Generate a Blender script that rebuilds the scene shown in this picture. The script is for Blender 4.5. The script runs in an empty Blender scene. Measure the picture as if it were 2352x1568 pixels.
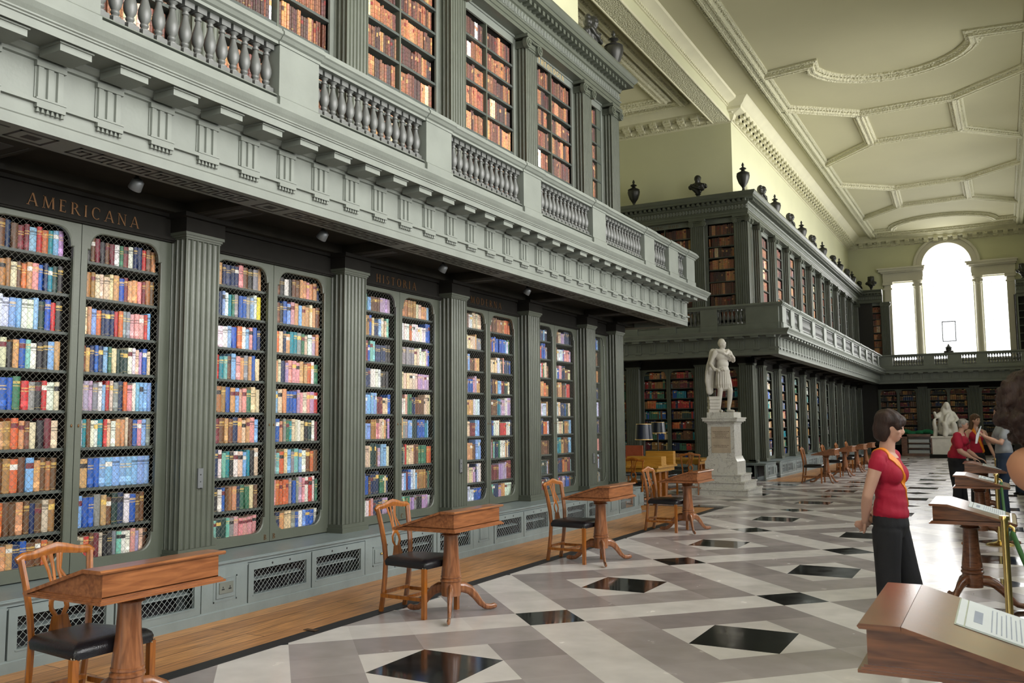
import bpy, random, math
from math import *
from mathutils import Vector, Matrix
import numpy as np

# ------------------------------------------------------------------ camera, world, light, exposure
SC = bpy.context.scene
COL = SC.collection
YAW, PITCH, ROLL, FPX, CAM = radians(28.778), radians(5.36), radians(-0.457), 2040.7, Vector((5.8, 0.0, 1.6))
fwd = Vector((-sin(YAW) * cos(PITCH), cos(YAW) * cos(PITCH), sin(PITCH)))
rgt = Vector((cos(YAW), sin(YAW), 0)); upv = rgt.cross(fwd)
R_ = cos(ROLL) * rgt + sin(ROLL) * upv; U_ = -sin(ROLL) * rgt + cos(ROLL) * upv
cd = bpy.data.cameras.new('camera'); cam = bpy.data.objects.new('camera', cd); COL.objects.link(cam)
cam.matrix_world = Matrix(((R_.x, U_.x, -fwd.x, CAM.x), (R_.y, U_.y, -fwd.y, CAM.y), (R_.z, U_.z, -fwd.z, CAM.z), (0, 0, 0, 1)))
cd.sensor_width = 36; cd.lens = 36 * FPX / 2352; cd.clip_start = 0.05; cd.clip_end = 300
cd.dof.use_dof = True; cd.dof.focus_distance = 8.0; cd.dof.aperture_fstop = 8
SC.camera = cam
SC.view_settings.view_transform = 'Standard'; SC.view_settings.look = 'None'
SC.view_settings.gamma = 1; SC.view_settings.use_curve_mapping = False
SC.view_settings.exposure = 0.08
SC.cycles.max_bounces = 7; SC.cycles.diffuse_bounces = 2; SC.cycles.glossy_bounces = 3
SC.cycles.transmission_bounces = 4; SC.cycles.transparent_max_bounces = 8
SC.cycles.caustics_reflective = False; SC.cycles.caustics_refractive = False
SC.cycles.sample_clamp_indirect = 6; SC.cycles.use_denoising = True
W = bpy.data.worlds.new('overcast_sky'); SC.world = W; W.use_nodes = True
W.node_tree.nodes['Background'].inputs[0].default_value = (0.93, 0.96, 1.0, 1)
W.node_tree.nodes['Background'].inputs[1].default_value = 3.2
def window_light(name, loc, rot, sx, sz, power, col=(1, 0.975, 0.94), spread=180):
    l = bpy.data.lights.new(name, 'AREA'); l.shape = 'RECTANGLE'; l.size = sx; l.size_y = sz; l.energy = power; l.color = col
    l.spread = radians(spread)
    o = bpy.data.objects.new(name, l); COL.objects.link(o); o.location = loc; o.rotation_euler = rot; return o
WIN_Y = [-7.5, -3.6, 0.3, 4.2, 8.1, 12.0, 15.9, 24.6, 28.6, 32.6, 36.6, 40.6]
for wy in WIN_Y:   # daylight through the tall windows of the right hand wall (outside the picture)
    window_light('daylight_right_window', (8.30, wy, 6.2), (0, radians(90), 0), 6.8, 1.9, {15.9: 150, 24.6: 250, 28.6: 240, 32.6: 220, 36.6: 170, 40.6: 90}.get(wy, 290), spread=96)
window_light('daylight_back_window', (3.7, -10.8, 6.2), (radians(90), 0, 0), 5.0, 6.0, 30)
window_light('daylight_end_window', (3.7, 49.9, 7.4), (radians(-90), 0, 0), 5.4, 5.6, 600)

def ray(x, y):
    return (R_ * ((x - 1176) / FPX) - U_ * ((y - 784) / FPX) + fwd)
def at(x, y, ax, val):            # world point where the sight line through photo pixel (x, y) meets a plane
    d = ray(x, y); return CAM + d * ((val - CAM[ax]) / d[ax])
def px(P):
    v = Vector(P) - CAM; z = v.dot(fwd)
    return (1176 + FPX * v.dot(R_) / z, 784 - FPX * v.dot(U_) / z, z)

# ------------------------------------------------------------------ materials
def nodes(name):
    m = bpy.data.materials.new(name); m.use_nodes = True; nt = m.node_tree
    return m, nt, nt.nodes['Principled BSDF'], nt.nodes, nt.links
def mat(name, col, rough=0.5, metal=0.0, var=0.12, scale=6.0, bump=0.0, bscale=60.0, stretch=None, spec=0.5, coat=0.0):
    m, nt, p, N, L = nodes(name)
    p.inputs['Roughness'].default_value = rough; p.inputs['Metallic'].default_value = metal
    p.inputs['Specular IOR Level'].default_value = spec
    if coat: p.inputs['Coat Weight'].default_value = coat; p.inputs['Coat Roughness'].default_value = 0.15
    tc = N.new('ShaderNodeTexCoord'); mp = N.new('ShaderNodeMapping'); L.new(tc.outputs['Object'], mp.inputs[0])
    if stretch: mp.inputs['Scale'].default_value = stretch
    n = N.new('ShaderNodeTexNoise'); n.inputs['Scale'].default_value = scale; n.inputs['Detail'].default_value = 5
    L.new(mp.outputs[0], n.inputs['Vector'])
    r = N.new('ShaderNodeValToRGB'); L.new(n.outputs['Fac'], r.inputs[0])
    r.color_ramp.elements[0].position = 0.3; r.color_ramp.elements[1].position = 0.7
    r.color_ramp.elements[0].color = tuple(c * (1 - var) for c in col) + (1,)
    r.color_ramp.elements[1].color = tuple(min(1, c * (1 + var)) for c in col) + (1,)
    L.new(r.outputs[0], p.inputs['Base Color'])
    if bump:
        n2 = N.new('ShaderNodeTexNoise'); n2.inputs['Scale'].default_value = bscale; L.new(mp.outputs[0], n2.inputs['Vector'])
        b = N.new('ShaderNodeBump'); b.inputs['Strength'].default_value = bump; b.inputs['Distance'].default_value = 0.01
        L.new(n2.outputs['Fac'], b.inputs['Height']); L.new(b.outputs[0], p.inputs['Normal'])
    return m
def wood(name, c1, c2, rough=0.35, axis='y', scale=9.0, coat=0.3):
    m, nt, p, N, L = nodes(name)
    tc = N.new('ShaderNodeTexCoord'); mp = N.new('ShaderNodeMapping'); L.new(tc.outputs['Object'], mp.inputs[0])
    mp.inputs['Scale'].default_value = {'x': (0.6, 6, 6), 'y': (6, 0.6, 6), 'z': (6, 6, 0.6)}[axis]
    n = N.new('ShaderNodeTexNoise'); n.inputs['Scale'].default_value = scale; n.inputs['Detail'].default_value = 8; n.inputs['Distortion'].default_value = 0.6
    L.new(mp.outputs[0], n.inputs['Vector'])
    r = N.new('ShaderNodeValToRGB'); L.new(n.outputs['Fac'], r.inputs[0])
    r.color_ramp.elements[0].position = 0.32; r.color_ramp.elements[0].color = c1 + (1,)
    r.color_ramp.elements[1].position = 0.7; r.color_ramp.elements[1].color = c2 + (1,)
    L.new(r.outputs[0], p.inputs['Base Color']); p.inputs['Roughness'].default_value = rough
    p.inputs['Coat Weight'].default_value = coat; p.inputs['Coat Roughness'].default_value = 0.18
    return m
def carved(name, col, scale, amt=0.8, dist=0.03, rough=0.7):   # plaster with close carved ornament
    m, nt, p, N, L = nodes(name)
    tc = N.new('ShaderNodeTexCoord')
    v = N.new('ShaderNodeTexVoronoi'); v.inputs['Scale'].default_value = scale; L.new(tc.outputs['Object'], v.inputs['Vector'])
    b = N.new('ShaderNodeBump'); b.inputs['Strength'].default_value = amt; b.inputs['Distance'].default_value = dist
    L.new(v.outputs['Distance'], b.inputs['Height']); L.new(b.outputs[0], p.inputs['Normal'])
    p.inputs['Base Color'].default_value = col + (1,); p.inputs['Roughness'].default_value = rough
    return m
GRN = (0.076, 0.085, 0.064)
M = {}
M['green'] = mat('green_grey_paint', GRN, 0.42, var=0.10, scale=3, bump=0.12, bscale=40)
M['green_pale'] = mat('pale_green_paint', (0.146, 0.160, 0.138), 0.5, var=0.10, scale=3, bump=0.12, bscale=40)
M['green_blue'] = mat('blue_green_paint', (0.185, 0.222, 0.220), 0.40, var=0.10, scale=4, bump=0.15, bscale=30)
M['dark_shaded'] = mat('dark_shaded_paint', (0.012, 0.011, 0.009), 0.8, var=0.15, spec=0.15)  # frieze boards and imposts: gallery shade put into the colour; bases simply dark
M['shelf'] = mat('dark_shelf_paint', (0.050, 0.060, 0.052), 0.5, var=0.15)
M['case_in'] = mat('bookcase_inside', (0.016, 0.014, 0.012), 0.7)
M['baluster'] = mat('baluster_grey_paint', (0.092, 0.096, 0.090), 0.38, var=0.1, scale=8)
M['soffit'] = mat('shaded_soffit_paint', (0.022, 0.020, 0.015), 0.8, var=0.15, spec=0.15)  # soffit kept near black, its shade painted into the colour
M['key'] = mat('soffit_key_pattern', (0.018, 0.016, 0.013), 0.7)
M['wire'] = mat('wire_grille', (0.23, 0.235, 0.20), 0.45, 0.5, var=0.05)
M['wire_plinth'] = mat('plinth_grille_wire', (0.34, 0.38, 0.38), 0.45, 0.2, var=0.05)
M['gilt'] = mat('shaded_gilt', (0.12, 0.055, 0.016), 0.4, 0.5, var=0.15, scale=30)  # letter gilt darkened in colour for the shade under the gallery
M['gilt_bright'] = mat('bright_gilt', (0.85, 0.58, 0.22), 0.35, 0.4, var=0.15, scale=30)
M['black'] = mat('black_paint', (0.012, 0.012, 0.014), 0.5)
M['wall'] = mat('cream_green_plaster', (0.62, 0.615, 0.40), 0.8, var=0.03, scale=0.7)
M['ceil'] = mat('ceiling_plaster', (0.54, 0.51, 0.32), 0.85, var=0.03, scale=0.6)
M['mould'] = carved('carved_plaster', (0.68, 0.65, 0.45), 16, 0.75, 0.035)
M['mould_plain'] = mat('plain_moulding_plaster', (0.68, 0.65, 0.45), 0.75, var=0.04, scale=2)
M['guilloche'] = carved('guilloche_plaster', (0.60, 0.58, 0.39), 26, 1.0, 0.03)
M['stone'] = mat('window_stone_paint', (0.60, 0.57, 0.47), 0.7, var=0.04, scale=2)
M['glass'] = None
M['oak'] = wood('oak_boards', (0.20, 0.085, 0.030), (0.46, 0.235, 0.100), 0.42, 'y', 5, 0.15)
M['mahog'] = wood('polished_desk_wood', (0.190, 0.062, 0.020), (0.40, 0.150, 0.052), 0.30, 'y', 7, 0.4)
M['mahog_x'] = wood('polished_desk_wood_side', (0.135, 0.045, 0.016), (0.31, 0.110, 0.040), 0.30, 'x', 7, 0.4)
M['mahog_z'] = wood('turned_desk_wood', (0.155, 0.052, 0.018), (0.37, 0.145, 0.058), 0.28, 'z', 7, 0.5)
M['dwood'] = wood('dark_case_wood', (0.12, 0.042, 0.020), (0.29, 0.108, 0.048), 0.25, 'x', 7, 0.5)
M['chair'] = wood('amber_chair_wood', (0.20, 0.058, 0.006), (0.42, 0.135, 0.016), 0.30, 'z', 8, 0.5)
M['leather'] = mat('black_leather', (0.012, 0.012, 0.015), 0.24, var=0.1, bump=0.2, bscale=150)
M['nail'] = mat('brass_nail', (0.75, 0.68, 0.5), 0.25, 0.9)
M['brass'] = mat('polished_brass', (0.72, 0.55, 0.22), 0.18, 1.0, var=0.05)
M['marble'] = mat('white_statue_marble', (0.66, 0.62, 0.55), 0.45, var=0.07, scale=5)
M['bronze'] = mat('dark_bronze', (0.030, 0.030, 0.026), 0.38, 0.4, var=0.2)
M['rope'] = mat('green_rope', (0.03, 0.13, 0.03), 0.7, bump=0.4, bscale=120)
M['paper'] = mat('white_paper', (0.74, 0.78, 0.82), 0.6, var=0.02)
M['baize'] = mat('green_baize', (0.010, 0.16, 0.07), 0.9)
M['red_leather'] = mat('red_leather_panel', (0.42, 0.10, 0.05), 0.45)
M['yellow_wood'] = wood('golden_wood', (0.42, 0.19, 0.02), (0.62, 0.32, 0.05), 0.35, 'x', 6, 0.3)
M['metal'] = mat('switch_metal', (0.16, 0.17, 0.175), 0.4, 0.4, var=0.05)
def mk_book():
    m, nt, p, N, L = nodes('book_covers')
    a = N.new('ShaderNodeAttribute'); a.attribute_name = 'Col'
    tc = N.new('ShaderNodeTexCoord'); n = N.new('ShaderNodeTexNoise'); n.inputs['Scale'].default_value = 55; n.inputs['Detail'].default_value = 6
    L.new(tc.outputs['Object'], n.inputs['Vector'])
    mr = N.new('ShaderNodeMapRange'); mr.inputs[1].default_value = 0.3; mr.inputs[2].default_value = 0.7; mr.inputs[3].default_value = 0.72; mr.inputs[4].default_value = 1.25
    L.new(n.outputs['Fac'], mr.inputs[0])
    mx = N.new('ShaderNodeMix'); mx.data_type = 'RGBA'; mx.blend_type = 'MULTIPLY'; mx.inputs[0].default_value = 1
    L.new(a.outputs['Color'], mx.inputs[6]); L.new(mr.outputs[0], mx.inputs[7]); L.new(mx.outputs[2], p.inputs['Base Color'])
    p.inputs['Roughness'].default_value = 0.48
    return m
M['book'] = mk_book()
def mk_marble_step():
    m, nt, p, N, L = nodes('veined_marble')
    tc = N.new('ShaderNodeTexCoord'); n = N.new('ShaderNodeTexNoise'); n.inputs['Scale'].default_value = 3.2; n.inputs['Detail'].default_value = 7; n.inputs['Distortion'].default_value = 2.2
    L.new(tc.outputs['Object'], n.inputs['Vector'])
    r = N.new('ShaderNodeValToRGB'); L.new(n.outputs['Fac'], r.inputs[0]); e = r.color_ramp.elements
    e[0].position = 0.36; e[0].color = (0.70, 0.68, 0.62, 1); e[1].position = 0.75; e[1].color = (0.66, 0.63, 0.56, 1)
    x = e.new(0.485); x.color = (0.66, 0.64, 0.59, 1); x = e.new(0.50); x.color = (0.36, 0.33, 0.29, 1); x = e.new(0.515); x.color = (0.68, 0.66, 0.60, 1)
    L.new(r.outputs[0], p.inputs['Base Color']); p.inputs['Roughness'].default_value = 0.32
    return m
M['veined'] = mk_marble_step()
def mk_floor():
    m, nt, p, N, L = nodes('patterned_stone_floor')
    def V(op, a, b=None, c=None):
        n = N.new('ShaderNodeMath'); n.operation = op
        for i, v in enumerate((a, b, c)):
            if v is None: continue
            if isinstance(v, (int, float)): n.inputs[i].default_value = v
            else: L.new(v, n.inputs[i])
        return n.outputs[0]
    tc = N.new('ShaderNodeTexCoord'); sp = N.new('ShaderNodeSeparateXYZ'); L.new(tc.outputs['Object'], sp.inputs[0])
    a = V('DIVIDE', V('SUBTRACT', sp.outputs[0], 2.40), 1.63); b = V('DIVIDE', V('SUBTRACT', sp.outputs[1], 5.10), 1.70)
    P = V('ADD', a, b); Q = V('SUBTRACT', a, b)
    # signed distance to the nearest even integer of P and Q (range -1..1)
    def even(v): return V('SUBTRACT', V('MODULO', V('ADD', v, 1001.0), 2.0), 1.0)
    pe, qe = even(P), even(Q); ap, aq = V('ABSOLUTE', pe), V('ABSOLUTE', qe)
    bp, bq = V('GREATER_THAN', ap, 0.80), V('GREATER_THAN', aq, 0.80)
    band = V('MAXIMUM', bp, bq); both = V('MULTIPLY', bp, bq)
    # S lozenges only where the two bands cross
    inner = V('LESS_THAN', V('MAXIMUM', ap, aq), 0.40)
    da, db = V('MULTIPLY', V('ADD', pe, qe), 0.5), V('MULTIPLY', V('SUBTRACT', pe, qe), 0.5)
    sq = V('LESS_THAN', V('MAXIMUM', V('ABSOLUTE', da), V('ABSOLUTE', db)), 0.20)
    white = V('MAXIMUM', band, inner); black = V('MAXIMUM', both, V('MULTIPLY', sq, inner))
    # tile cells for colour variation
    cell = N.new('ShaderNodeCombineXYZ')
    L.new(V('FLOOR', V('DIVIDE', V('ADD', P, 1000.0), 0.40)), cell.inputs[0]); L.new(V('FLOOR', V('DIVIDE', V('ADD', Q, 1000.0), 0.40)), cell.inputs[1]); L.new(white, cell.inputs[2])
    wn = N.new('ShaderNodeTexWhiteNoise'); L.new(cell.outputs[0], wn.inputs['Vector'])
    g = N.new('ShaderNodeValToRGB'); L.new(wn.outputs['Value'], g.inputs[0])
    g.color_ramp.elements[0].color = (0.29, 0.245, 0.245, 1); g.color_ramp.elements[1].color = (0.44, 0.385, 0.38, 1)
    w = N.new('ShaderNodeValToRGB'); L.new(wn.outputs['Value'], w.inputs[0])
    w.color_ramp.elements[0].color = (0.68, 0.625, 0.60, 1); w.color_ramp.elements[1].color = (0.79, 0.74, 0.715, 1)
    def mix(f, c1, c2, bt='MIX'):
        n = N.new('ShaderNodeMix'); n.data_type = 'RGBA'; n.blend_type = bt
        if isinstance(f, float): n.inputs[0].default_value = f
        else: L.new(f, n.inputs[0])
        for i, c in ((6, c1), (7, c2)):
            if isinstance(c, tuple): n.inputs[i].default_value = c
            else: L.new(c, n.inputs[i])
        return n.outputs[2]
    c = mix(white, g.outputs[0], w.outputs[0]); 
    ns = N.new('ShaderNodeTexNoise'); ns.inputs['Scale'].default_value = 4; ns.inputs['Detail'].default_value = 3; L.new(tc.outputs['Object'], ns.inputs['Vector'])
    mr = N.new('ShaderNodeMapRange'); mr.inputs[1].default_value = 0.2; mr.inputs[2].default_value = 0.8; mr.inputs[3].default_value = 0.90; mr.inputs[4].default_value = 1.08; L.new(ns.outputs['Fac'], mr.inputs[0])
    c = mix(1.0, c, mr.outputs[0], 'MULTIPLY')
    c = mix(black, c, (0.012, 0.012, 0.013, 1))
    L.new(c, p.inputs['Base Color'])
    rr = V('SUBTRACT', V('ADD', 0.12, V('MULTIPLY', ns.outputs['Fac'], 0.22)), V('MULTIPLY', black, 0.14)); L.new(rr, p.inputs['Roughness'])
    p.inputs['Specular IOR Level'].default_value = 0.5
    return m
M['floor'] = mk_floor()
def mk_planks():
    m, nt, p, N, L = nodes('worn_floor_boards')
    tc = N.new('ShaderNodeTexCoord')
    br = N.new('ShaderNodeTexBrick'); mp = N.new('ShaderNodeMapping'); mp.inputs['Rotation'].default_value = (0, 0, radians(90)); L.new(tc.outputs['Object'], mp.inputs[0]); L.new(mp.outputs[0], br.inputs['Vector'])
    br.inputs['Scale'].default_value = 1; br.inputs['Brick Width'].default_value = 2.6; br.inputs['Row Height'].default_value = 0.19; br.inputs['Mortar Size'].default_value = 0.004
    br.inputs['Color1'].default_value = (0.56, 0.27, 0.095, 1); br.inputs['Color2'].default_value = (0.42, 0.19, 0.066, 1); br.inputs['Mortar'].default_value = (0.05, 0.02, 0.01, 1)
    mp2 = N.new('ShaderNodeMapping'); mp2.inputs['Scale'].default_value = (9, 0.7, 9); L.new(tc.outputs['Object'], mp2.inputs[0])
    n = N.new('ShaderNodeTexNoise'); n.inputs['Scale'].default_value = 5; n.inputs['Detail'].default_value = 8; L.new(mp2.outputs[0], n.inputs['Vector'])
    mr = N.new('ShaderNodeMapRange'); mr.inputs[1].default_value = 0.3; mr.inputs[2].default_value = 0.72; mr.inputs[3].default_value = 0.62; mr.inputs[4].default_value = 1.35; L.new(n.outputs['Fac'], mr.inputs[0])
    x = N.new('ShaderNodeMix'); x.data_type = 'RGBA'; x.blend_type = 'MULTIPLY'; x.inputs[0].default_value = 1
    L.new(br.outputs['Color'], x.inputs[6]); L.new(mr.outputs[0], x.inputs[7]); L.new(x.outputs[2], p.inputs['Base Color'])
    p.inputs['Roughness'].default_value = 0.38
    return m
M['planks'] = mk_planks()
def mk_glass():
    m, nt, p, N, L = nodes('window_glass')
    t = N.new('ShaderNodeBsdfTransparent'); gl = N.new('ShaderNodeBsdfGlossy'); gl.inputs['Roughness'].default_value = 0.05
    mx = N.new('ShaderNodeMixShader'); mx.inputs[0].default_value = 0.06
    L.new(t.outputs[0], mx.inputs[1]); L.new(gl.outputs[0], mx.inputs[2]); L.new(mx.outputs[0], N['Material Output'].inputs[0])
    return m
M['glass'] = mk_glass()

# ------------------------------------------------------------------ mesh helpers
class MB:
    def __init__(s): s.v = []; s.f = []; s.c = []
    def add(s, vs, fs, col=None):
        n = len(s.v); s.v += [tuple(v) for v in vs]; s.f += [tuple(i + n for i in f) for f in fs]; s.c += [col] * len(fs); return s
    def box(s, x0, x1, y0, y1, z0, z1, col=None):
        if x0 > x1: x0, x1 = x1, x0
        if y0 > y1: y0, y1 = y1, y0
        if z0 > z1: z0, z1 = z1, z0
        v = [(x, y, z) for z in (z0, z1) for y in (y0, y1) for x in (x0, x1)]
        return s.add(v, [(0, 2, 3, 1), (4, 5, 7, 6), (0, 1, 5, 4), (2, 6, 7, 3), (0, 4, 6, 2), (1, 3, 7, 5)], col)
    def prism(s, poly, axis, a, b, ma=0, mb=0, col=None, caps=True):
        # poly: counter-clockwise (u, w); axis y: u=x, w=z; axis x: u=y, w=z; axis z: u=x, w=y. ma/mb mitre (offset along axis per unit u)
        def P(u, w, t): return {'y': (u, t, w), 'x': (t, u, w), 'z': (u, w, t)}[axis]
        n = len(poly); vs = [P(u, w, a + ma * u) for u, w in poly] + [P(u, w, b + mb * u) for u, w in poly]
        fs = [(i, (i + 1) % n, n + (i + 1) % n, n + i) for i in range(n)]
        if caps: fs += [tuple(range(n))[::-1], tuple(range(n, 2 * n))]
        return s.add(vs, fs, col)
    def lathe(s, prof, c=(0, 0, 0), n=16, col=None, M=None):
        vs = []; 
        for r, z in prof:
            for i in range(n):
                a = 2 * pi * i / n; vs.append(Vector((c[0] + r * cos(a), c[1] + r * sin(a), c[2] + z)))
        if M: vs = [M @ v for v in vs]
        fs = [(j * n + i, j * n + (i + 1) % n, (j + 1) * n + (i + 1) % n, (j + 1) * n + i) for j in range(len(prof) - 1) for i in range(n)]
        fs += [tuple(range(n))[::-1], tuple(range((len(prof) - 1) * n, len(prof) * n))]
        return s.add(vs, fs, col)
    def tube(s, pts, rs, n=8, col=None, squash=None):
        pts = [Vector(p) for p in pts]
        if not hasattr(rs, '__len__'): rs = [rs] * len(pts)
        vs = []; pr = None
        for i, p in enumerate(pts):
            t = (pts[min(i + 1, len(pts) - 1)] - pts[max(i - 1, 0)]).normalized()
            if pr is None: pr = Vector((1, 0, 0)) if abs(t.z) > 0.8 else Vector((0, 0, 1)).cross(t).normalized()
            x = (pr - t * pr.dot(t)).normalized(); pr = x; y = t.cross(x)
            ra, rb = (rs[i], rs[i]) if not isinstance(rs[i], tuple) else rs[i]
            for k in range(n):
                a = 2 * pi * (k + 0.5) / n; vs.append(p + x * (ra * cos(a)) + y * (rb * sin(a)))
        m = len(pts)
        fs = [(j * n + i, j * n + (i + 1) % n, (j + 1) * n + (i + 1) % n, (j + 1) * n + i) for j in range(m - 1) for i in range(n)]
        fs += [tuple(range(n))[::-1], tuple(range((m - 1) * n, m * n))]
        return s.add(vs, fs, col)
    def ball(s, c, r, n=8, col=None):
        rr = r if isinstance(r, tuple) else (r, r, r)
        prof = [(sin(pi * i / n), -cos(pi * i / n)) for i in range(n + 1)]; prof[0] = (0.01, -1); prof[-1] = (0.01, 1)
        k = len(s.v); s.lathe(prof, (0, 0, 0), 2 * n, col)
        for i in range(k, len(s.v)):
            v = s.v[i]; s.v[i] = (c[0] + v[0] * rr[0], c[1] + v[1] * rr[1], c[2] + v[2] * rr[2])
        return s
    def mesh(s, name, m, smooth=None):
        me = bpy.data.meshes.new(name); me.from_pydata(s.v, [], s.f)
        if m: me.materials.append(m)
        if any(c is not None for c in s.c):
            at_ = me.color_attributes.new('Col', 'FLOAT_COLOR', 'CORNER'); arr = []
            for f, c in zip(s.f, s.c):
                c = c or (0.5, 0.5, 0.5); arr += [c[0], c[1], c[2], 1.0] * len(f)
            at_.data.foreach_set('color', arr)
        if smooth is not None:
            me.shade_smooth(); me.set_sharp_from_angle(angle=radians(smooth))
        me.update(); return me
    def build(s, name, m, parent=None, smooth=None, **props):
        o = bpy.data.objects.new(name, s.mesh(name, m, smooth)); COL.objects.link(o)
        if parent: o.parent = parent
        for k, v in props.items(): o[k] = v
        return o
def thing(name, label, cat, loc=(0, 0, 0), rz=0, group=None):
    o = bpy.data.objects.new(name, None); COL.objects.link(o); o.empty_display_size = 0.1
    o.location = loc; o.rotation_euler = (0, 0, rz); o['label'] = label; o['category'] = cat
    if group: o['group'] = group
    return o
KIDS = {}
def kids(o):
    return [c for c in COL.objects if c.parent == o]
def dup(root, loc=None, rz=None, label=None, group=None, scale=None, skip=()):
    def cp(o, par):
        c = o.copy(); COL.objects.link(c); c.parent = par
        if o.name not in KIDS: KIDS[o.name] = kids(o)
        for k in KIDS[o.name]:
            if k.name.split('.')[0] not in skip: cp(k, c)
        return c
    r = cp(root, None)
    if loc is not None: r.location = loc
    if rz is not None: r.rotation_euler = (0, 0, rz)
    if scale: r.scale = scale
    if label: r['label'] = label
    if group: r['group'] = group
    return r
def struct(name, mb, m, smooth=None, parent=None):
    o = mb.build(name, m, parent, smooth)
    if parent is None: o['kind'] = 'structure'
    return o
def strokes(ch):      # roman capitals as thick and thin strokes in a cell one unit high: (width, [quads])
    Q = []; T, t, k = .15, .06, .045
    def bar(x0, y0, x1, y1, w): h = w / 2; Q.append([(x0 - h, y0), (x0 + h, y0), (x1 + h, y1), (x1 - h, y1)])
    def box(x0, x1, y0, y1): Q.append([(x0, y0), (x1, y0), (x1, y1), (x0, y1)])
    def ser(x, y, l=.13): box(x - l, x + l, y - (k if y > .5 else 0), y + (0 if y > .5 else k))
    def stem(x, w=T): bar(x, 0, x, 1, w); ser(x, 0); ser(x, 1)
    def arc(cx, cy, rx, ry, a0, a1, wm, n=14):
        for i in range(n):
            P = []
            for a in (a0 + (a1 - a0) * i / n, a0 + (a1 - a0) * (i + 1) / n):
                r = radians(a); w = t + (wm - t) * abs(cos(r)); P.append(((cx + rx * cos(r), cy + ry * sin(r)), (cx + (rx - w) * cos(r), cy + (ry - t) * sin(r))))
            Q.append([P[0][0], P[1][0], P[1][1], P[0][1]])
    if ch == 'A': bar(.12, 0, .48, 1, t); bar(.86, 0, .50, 1, T); box(.24, .72, .30, .35); ser(.12, 0); ser(.86, 0); W_ = .98
    elif ch == 'M': bar(.14, 0, .20, 1, t); bar(.98, 0, .92, 1, T); bar(.56, .05, .20, 1, T); bar(.56, .05, .92, 1, t); ser(.14, 0); ser(.98, 0); ser(.16, 1, .1); ser(.96, 1, .1); W_ = 1.14
    elif ch == 'N': bar(.14, 0, .14, 1, t); bar(.78, 0, .78, 1, t); bar(.78, 0, .14, 1, T); ser(.14, 0); ser(.14, 1); ser(.78, 1); W_ = .94
    elif ch == 'E': stem(.17); box(.17, .62, 0, .05); box(.17, .60, .95, 1); box(.17, .50, .49, .54); box(.58, .62, 0, .18); box(.56, .60, .82, 1); W_ = .72
    elif ch == 'L': stem(.17); box(.17, .62, 0, .05); box(.58, .62, 0, .2); W_ = .70
    elif ch == 'H': stem(.17); stem(.75); box(.17, .75, .49, .54); W_ = .94
    elif ch == 'I': stem(.17); W_ = .36
    elif ch == 'T': stem(.40); box(.05, .75, .95, 1); box(.05, .09, .80, 1); box(.71, .75, .80, 1); W_ = .82
    elif ch == 'O': arc(.48, .5, .44, .52, 0, 360, .17, 28); W_ = .98
    elif ch == 'C': arc(.50, .5, .46, .52, 50, 310, .17, 22); box(.78, .82, .70, .92); W_ = .92
    elif ch == 'G': arc(.50, .5, .46, .52, 50, 300, .17, 22); box(.78, .82, .70, .92); bar(.80, .03, .80, .42, T); ser(.80, .42, .13); W_ = .98
    elif ch == 'D': stem(.17); arc(.22, .5, .62, .5, -90, 90, .17); box(.17, .24, 0, .05); box(.17, .24, .95, 1); W_ = .92
    elif ch == 'B': stem(.17); arc(.28, .26, .42, .26, -90, 90, .16); arc(.28, .75, .36, .25, -90, 90, .15); box(.17, .30, 0, .05); box(.17, .3, .5, .55); box(.17, .3, .95, 1); W_ = .78
    elif ch == 'R': stem(.17); arc(.28, .74, .38, .26, -90, 90, .16); box(.17, .3, .48, .53); box(.17, .3, .95, 1); bar(.80, 0, .42, .50, T); ser(.82, 0, .1); W_ = .90
    elif ch == 'S': arc(.33, .75, .26, .26, 40, 270, .12, 12); arc(.33, .25, .28, .26, -140, 90, .13, 12); box(.54, .58, .74, .96); box(.05, .09, .04, .28); W_ = .68
    elif ch == '.': box(.06, .2, 0, .13); W_ = .30
    else: W_ = .45
    return W_, Q
def text(name, body, size, m, parent, matrix, extr=0.003, spacing=1.0, sx=1.0):
    G = [strokes(c) for c in body]; gap = .10 + (spacing - 1) * .55; tot = sum(g[0] for g in G) + gap * (len(G) - 1); x = -tot / 2; b = MB()
    for W_, Q in G:
        for n_, q in enumerate(Q):
            e = extr + .0002 * (n_ % 4); P = [((x + u) * size * sx, v * size) for u, v in q]
            b.add([(u, v, 0) for u, v in P] + [(u, v, e) for u, v in P], [(4, 5, 6, 7), (0, 1, 5, 4), (1, 2, 6, 5), (2, 3, 7, 6), (3, 0, 4, 7)])
        x += W_ + gap
    o = b.build(name, m, parent); o.matrix_local = matrix; return o
LEFTFACE = Matrix(((0, 0, 1, 0), (1, 0, 0, 0), (0, 1, 0, 0), (0, 0, 0, 1)))   # text upright, facing local +X, reading along +Y
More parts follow.
